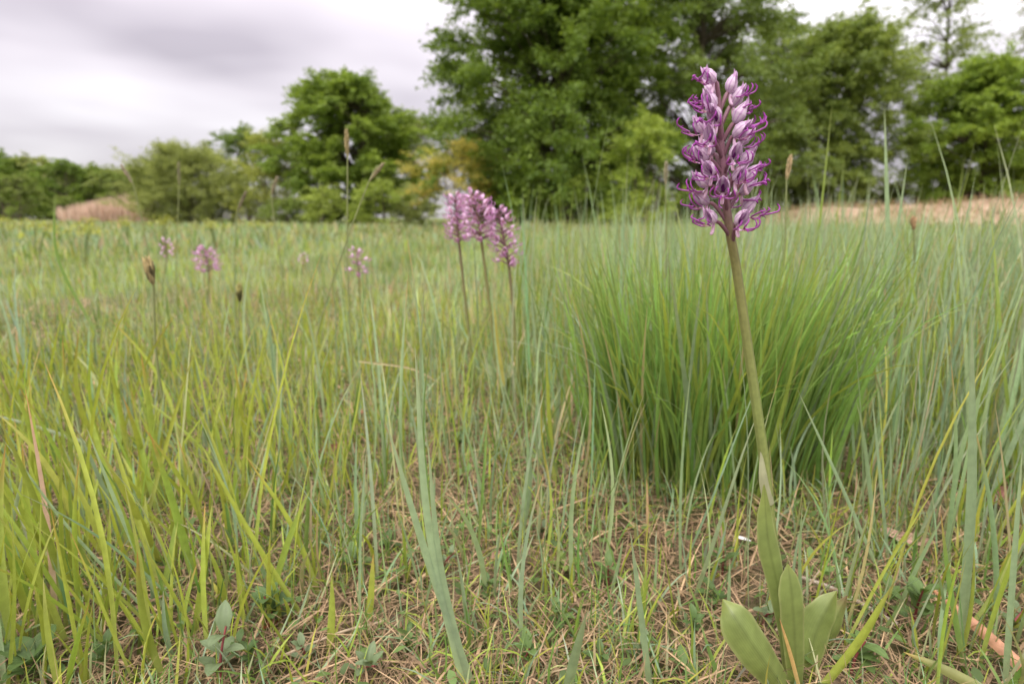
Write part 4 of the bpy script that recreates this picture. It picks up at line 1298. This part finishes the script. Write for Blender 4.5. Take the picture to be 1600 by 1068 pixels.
DHOODS = [hood_mesh(40 + k, 0.0105, 0.0036, PINK * np.array([1.06, 0.92, 1.05]) * (1.0 - 0.07 * k), M_FLOWER) for k in range(3)]
DLIPS = [lip_mesh(50 + k, 0.95, mag=np.array([0.58, 0.24, 0.55])) for k in range(3)]


def small_orchid(label, Y, foot, neck, top, n, rw, fs, seed, detail=1, tint=0, group=None, stemc=(0.12, 0.055, 0.06)):
    """a more distant spike; n flowers, rw = half width of the spike in px"""
    rng = np.random.default_rng(seed)
    b = at(*foot, Y)
    b[2] = float(hgt(b[0], b[1]))
    root = empty('orchid', b, label, 'orchid', group)
    nk, tp = at(*neck, Y), at(*top, Y)
    P = catmull([b - b, (nk - b) * 0.5, nk - b, (nk + tp) / 2 - b, tp - b], 30)
    s = np.linspace(0, 1, 30)
    C = np.array([0.2, 0.22, 0.07]) * (1 - np.clip(s / 0.6 - 0.25, 0, 1))[:, None] + np.array(stemc) * 1.4 * np.clip(s / 0.6 - 0.25, 0, 1)[:, None]
    V, F, C, B = tube(P, np.interp(s, [0, .6, 1], [.0028, .0022, .0007]), 7, C)
    link('stem', mesh('orchid_stem', V, F, C, B, M_STEM), root)
    for j in range(3 if Y < 1.2 else 0):
        a = rng.uniform(0, 6.28)
        d = np.array([math.cos(a), math.sin(a), 0])
        Q = catmull([np.zeros(3), d * 0.012 + np.array([0, 0, .03]), d * 0.03 + np.array([0, 0, .055]), d * 0.05 + np.array([0, 0, .065])], 9)
        V, F, C, B = ribbon(Q, 0.6 * np.array([.008, .014, .02, .023, .024, .022, .018, .01, .001]), np.cross(d, [0, 0, 1]), 0.2, np.array([0.16, 0.21, 0.06]), cup=.2)
        link('leaf', mesh('orchid_leaf', V, F, C, B, M_OLEAF), root)
    ax = tp - nk
    hw = rw / FPX * Y
    for k in range(n):
        f = (k + 0.5) / n
        yaw = k * 137.5 + rng.normal(0, 12)
        a = math.radians(yaw - 90)
        rad = hw * 0.55 * np.interp(f, [0, .15, .7, 1], [.7, 1, .9, .35])
        p = (nk - b) + ax * f + np.array([math.cos(a), math.sin(a), 0]) * rad
        att = (nk - b) + ax * max(f - 0.08, 0)
        flower(root, p, yaw, rng.uniform(15, 50) + 20 * f, 1.15 * fs * rng.uniform(0.9, 1.1), k, att if detail else None, detail, DHOODS, DLIPS)
    return root


small_orchid('narrow pale orchid spike, leftmost of the blurred trio', 0.92, (745, 700), (717, 378), (711, 305), 30, 19, 0.72, 201, group='three orchid spikes standing close together')
small_orchid('widest pale pink orchid spike in the middle of the blurred trio', 0.88, (785, 700), (752, 376), (741, 302), 32, 30, 0.85, 202, group='three orchid spikes standing close together', stemc=(0.16, 0.11, 0.06))
small_orchid('darker magenta orchid spike hanging lowest, rightmost of the blurred trio', 0.88, (815, 700), (795, 415), (778, 325), 30, 26, 0.78, 203, group='three orchid spikes standing close together')
small_orchid('small orchid with few open flowers left of the trio', 1.5, (568, 560), (561, 432), (557, 388), 11, 20, 0.95, 204, detail=1)
small_orchid('pink distant orchid, brightest on the left of the meadow', 1.9, (332, 540), (326, 424), (320, 386), 22, 22, 1.15, 205, detail=1)
small_orchid('faint dull purple orchid far left behind the brighter one', 2.5, (262, 520), (261, 402), (259, 374), 16, 14, 1.15, 206, detail=0)
small_orchid('tiny distant purple orchid in the grass between left and middle', 2.8, (474, 500), (474, 412), (473, 396), 10, 10, 1.0, 207, detail=0)


# ------------------------------------------------------------------ low herbs, dead leaves and sticks
def herb_leaf_mesh(l, w, col, seed):
    rng = np.random.default_rng(seed)
    P = catmull([(0, 0, 0), (l * .5, 0, l * .12), (l, 0, l * .02)], 7)
    V, F, C, B = ribbon(P, np.interp(np.linspace(0, 1, 7), [0, .2, .5, .8, 1], [.1, .65, 1, .7, .06]) * w, (0, 1, 0), 0.22, np.array(col) * rng.uniform(.9, 1.1), nu=5, rnd=rng.random())
    return mesh('herb_leaf', V, F, C, B, M_HERB)


HLEAF = [herb_leaf_mesh(0.017, 0.0085, c, 60 + i) for i, c in enumerate([(0.10, 0.165, 0.05), (0.12, 0.19, 0.055), (0.145, 0.195, 0.095), (0.19, 0.26, 0.06)])]


def herb(label, px, py, h, n, sc_, kind, seed, group=None, red=True):
    rng = np.random.default_rng(seed)
    p = ground(px, py)
    root = empty('herb_sprig', p, label, 'herb', group)
    bend = rng.normal(0, 0.25, 2) * h
    P = catmull([(0, 0, -0.002), (bend[0] * .3, bend[1] * .3, h * .55), (bend[0], bend[1], h)], 8)
    V, F, C, B = tube(P, np.linspace(0.0011, 0.0006, 8), 6, np.array([0.25, 0.06, 0.06]) if red else np.array([0.14, 0.17, 0.06]))
    link('stem', mesh('herb_stem', V, F, C, B, M_STEM), root)
    for k in range(n):
        f = 0.25 + 0.75 * (k // 2) / max(1, (n // 2))
        q = P[int(round(f * 7))]
        az = (k % 2) * PI + (k // 2) * 1.57 + rng.normal(0, .3)
        m = Matrix.Translation(tuple(q)) @ Matrix.Rotation(az, 4, 'Z') @ Matrix.Rotation(-rng.uniform(0.1, 0.9) - 0.5 * (f > .9), 4, 'Y') @ Matrix.Scale(sc_ * rng.uniform(.75, 1.2), 4)
        link('leaf', HLEAF[kind], root, mat=m)


GH = 'leafy herbs low in the thatch'
herb('grey green herb with red stem at the bottom edge left of the middle', 345, 1080, .042, 8, 1.15, 2, 1)
herb('round leaved dark herb in the bottom left corner', 60, 1062, .02, 10, 1.3, 0, 2, red=False)
herb('pale grey green herb left of the bottom bluish blades', 567, 1062, .026, 10, .85, 2, 3)
herb('dark leafy herb beneath the leaning yellow-green blades', 430, 985, .03, 12, 1.0, 0, 4)
herb('leafy green herb in the right hand thatch beside the broad bluish blade', 1425, 985, .045, 12, 1.0, 1, 5)
herb('three leaved green herb behind the lying brown leaf on the right', 1385, 965, .02, 8, .9, 1, 6)
herb('upright small herb left of the white chip in the thatch', 1128, 905, .026, 10, .8, 1, 7)
herb('bright yellow-green two leaved seedling in the thatch', 885, 895, .014, 4, 1.0, 3, 8, red=False)
for i, (px, py) in enumerate([(640, 1010), (820, 1045), (880, 990), (1000, 1040), (1080, 1000), (1060, 1060), (1110, 950), (1190, 980), (530, 790), (560, 900), (610, 860),
                              (480, 1040), (400, 1050), (250, 1000), (160, 1058), (850, 840), (930, 1055), (1330, 1050), (1500, 960), (1570, 1000), (790, 640), (815, 655),
                              (1440, 640), (1500, 640), (1470, 600), (1420, 700), (720, 700), (690, 900), (760, 940), (950, 920)]):
    herb('low sprig of small green leaves growing in the thatch', px, py, 0.012 + 0.018 * ((i * 7) % 5) / 5, 8, .62 + .3 * ((i * 3) % 4) / 4, (0, 1, 0, 2)[i % 4], 700 + i, GH, red=bool(i % 2))


def dead_leaf(label, px, py, l, w, col, yaw, seed, lift=0.008, curlz=0.5, name='dead_leaf', cat='dead leaf'):
    rng = np.random.default_rng(seed)
    p = ground(px, py) + np.array([0, 0, lift])
    P = catmull([(-l / 2, 0, curlz * l * .2), (-l * .15, 0, 0), (l * .2, 0, .01 * l), (l / 2, 0, curlz * l * .25)], 12)
    V, F, C, B = ribbon(P, np.interp(np.linspace(0, 1, 12), [0, .15, .5, .85, 1], [.08, .7, 1, .6, .05]) * w, (0, 1, 0.3), 0.3, np.array(col), cup=.4, nu=7, rnd=rng.random(), wave=.15)
    o = link(name, mesh(name, V, F, C * 1.0, B, M_DEAD), loc=p, rot=(rng.normal(0, .2), rng.normal(0, .15), math.radians(yaw)))
    return tag(o, label, cat)


dead_leaf('curled pinkish brown dead leaf lying in the thatch on the right', 1412, 862, .046, .013, (0.44, 0.29, 0.22), -28, 1, .012)
dead_leaf('white broken chip of dry stem left of the orchid leaf', 1158, 860, .016, .004, (0.75, 0.74, 0.75), -40, 2, .012, 0.1)
dead_leaf('small dark red dead leaf at the foot of the tussock', 1101, 745, .026, .014, (0.20, 0.06, 0.045), 10, 3, .01)
dead_leaf('pale tan dead leaf lying right of the bottom bluish blades', 778, 884, .020, .012, (0.42, 0.27, 0.19), 50, 4)
dead_leaf('rust brown dead leaf under the left tufts', 432, 985, .022, .012, (0.28, 0.10, 0.04), 70, 5)
dead_leaf('reddish dead leaf lying left of the middle', 510, 718, .04, .018, (0.28, 0.13, 0.09), 20, 6)
dead_leaf('small orange brown dead leaf in the middle thatch', 553, 655, .04, .016, (0.34, 0.18, 0.11), -20, 7)
dead_leaf('pale upright dead leaf scrap below the white chip', 1140, 985, .018, .010, (0.40, 0.27, 0.19), 80, 8, .012)
dead_leaf('dull brown dead leaf lying at the far right of the thatch', 1560, 790, .04, .02, (0.24, 0.12, 0.09), 30, 9)


def stick(label, a, b, r, col, seed):
    rng = np.random.default_rng(seed)
    pa, pb = ground(*a) + np.array([0, 0, .008]), ground(*b) + np.array([0, 0, .008])
    P = catmull([pa, pa * .6 + pb * .4 + np.append(rng.normal(0, .002, 2), .003), pb], 10) - pa
    V, F, C, B = tube(P, r * (1 + rng.normal(0, .08, 10)), 8, np.array(col))
    o = link('dry_stick', mesh('dry_stick', V, F, C, B, M_STRAW), loc=pa)
    return tag(o, label, 'stick')


stick('pale dry stem lying in the thatch behind the orchid leaves', (1250, 915), (1400, 990), .0016, (0.45, 0.38, 0.30), 1)
stick('thin straw stem lying right of the pale dry stem', (1290, 890), (1210, 1000), .0009, (0.45, 0.36, 0.24), 2)
stick('grey brown stem lying from bottom left of the orchid leaves', (1160, 1000), (1210, 1065), .0018, (0.34, 0.27, 0.22), 3)
stick('long pale straw stem lying in the bottom centre thatch', (600, 985), (430, 1045), .0010, (0.48, 0.38, 0.26), 4)


# ------------------------------------------------------------------ yellow spurge clumps in the left meadow
def spurge(label, px, Y, h, seed):
    rng = np.random.default_rng(seed)
    X = (px - CX) / FPX * Y
    root = empty('yellow_spurge', (X, Y, float(hgt(X, Y))), label, 'wild flower', 'yellow-green flowering clumps in the left meadow')
    acc = Acc()
    for i in range(9):
        d = rng.normal(0, 0.25, 2) * h
        P = catmull([(d[0] * .2, d[1] * .2, 0), (d[0] * .6, d[1] * .6, h * .6), (d[0], d[1], h * rng.uniform(.85, 1.05))], 6)
        acc.add(*tube(P, 0.002, 4, np.array([0.15, 0.2, 0.05])))
        N = 26
        q = rng.normal(0, 1, (N, 3)) * np.array([.025, .025, .014])
        a = rng.uniform(0, 6.28, N)
        u = np.stack([np.cos(a), np.sin(a), rng.normal(0, .3, N)], -1) * .009
        v = np.stack([-np.sin(a), np.cos(a), rng.normal(0, .3, N)], -1) * .007
        V = np.stack([q - u, q - v, q + u, q + v], 1).reshape(-1, 3)
        hm = mesh('spurge_head', V, np.arange(N * 4).reshape(-1, 4), np.repeat(np.array([0.36, 0.38, 0.05]) * rng.uniform(.8, 1.2, (N, 1)), 4, 0), None, M_FLOWER)
        link('flower_head', hm, root, loc=P[-1])
    link('stem', acc.mesh('spurge_stem', M_GRASS), root)


for i, (px, Y, h) in enumerate([(58, 4.2, .27), (130, 3.6, .26), (262, 4.8, .30), (345, 5.2, .27), (205, 6.5, .28), (420, 6.8, .3), (20, 6.0, .28), (150, 7.5, .3)]):
    spurge('clump of yellow-green flower heads low in the left meadow', px, Y, h, 800 + i)
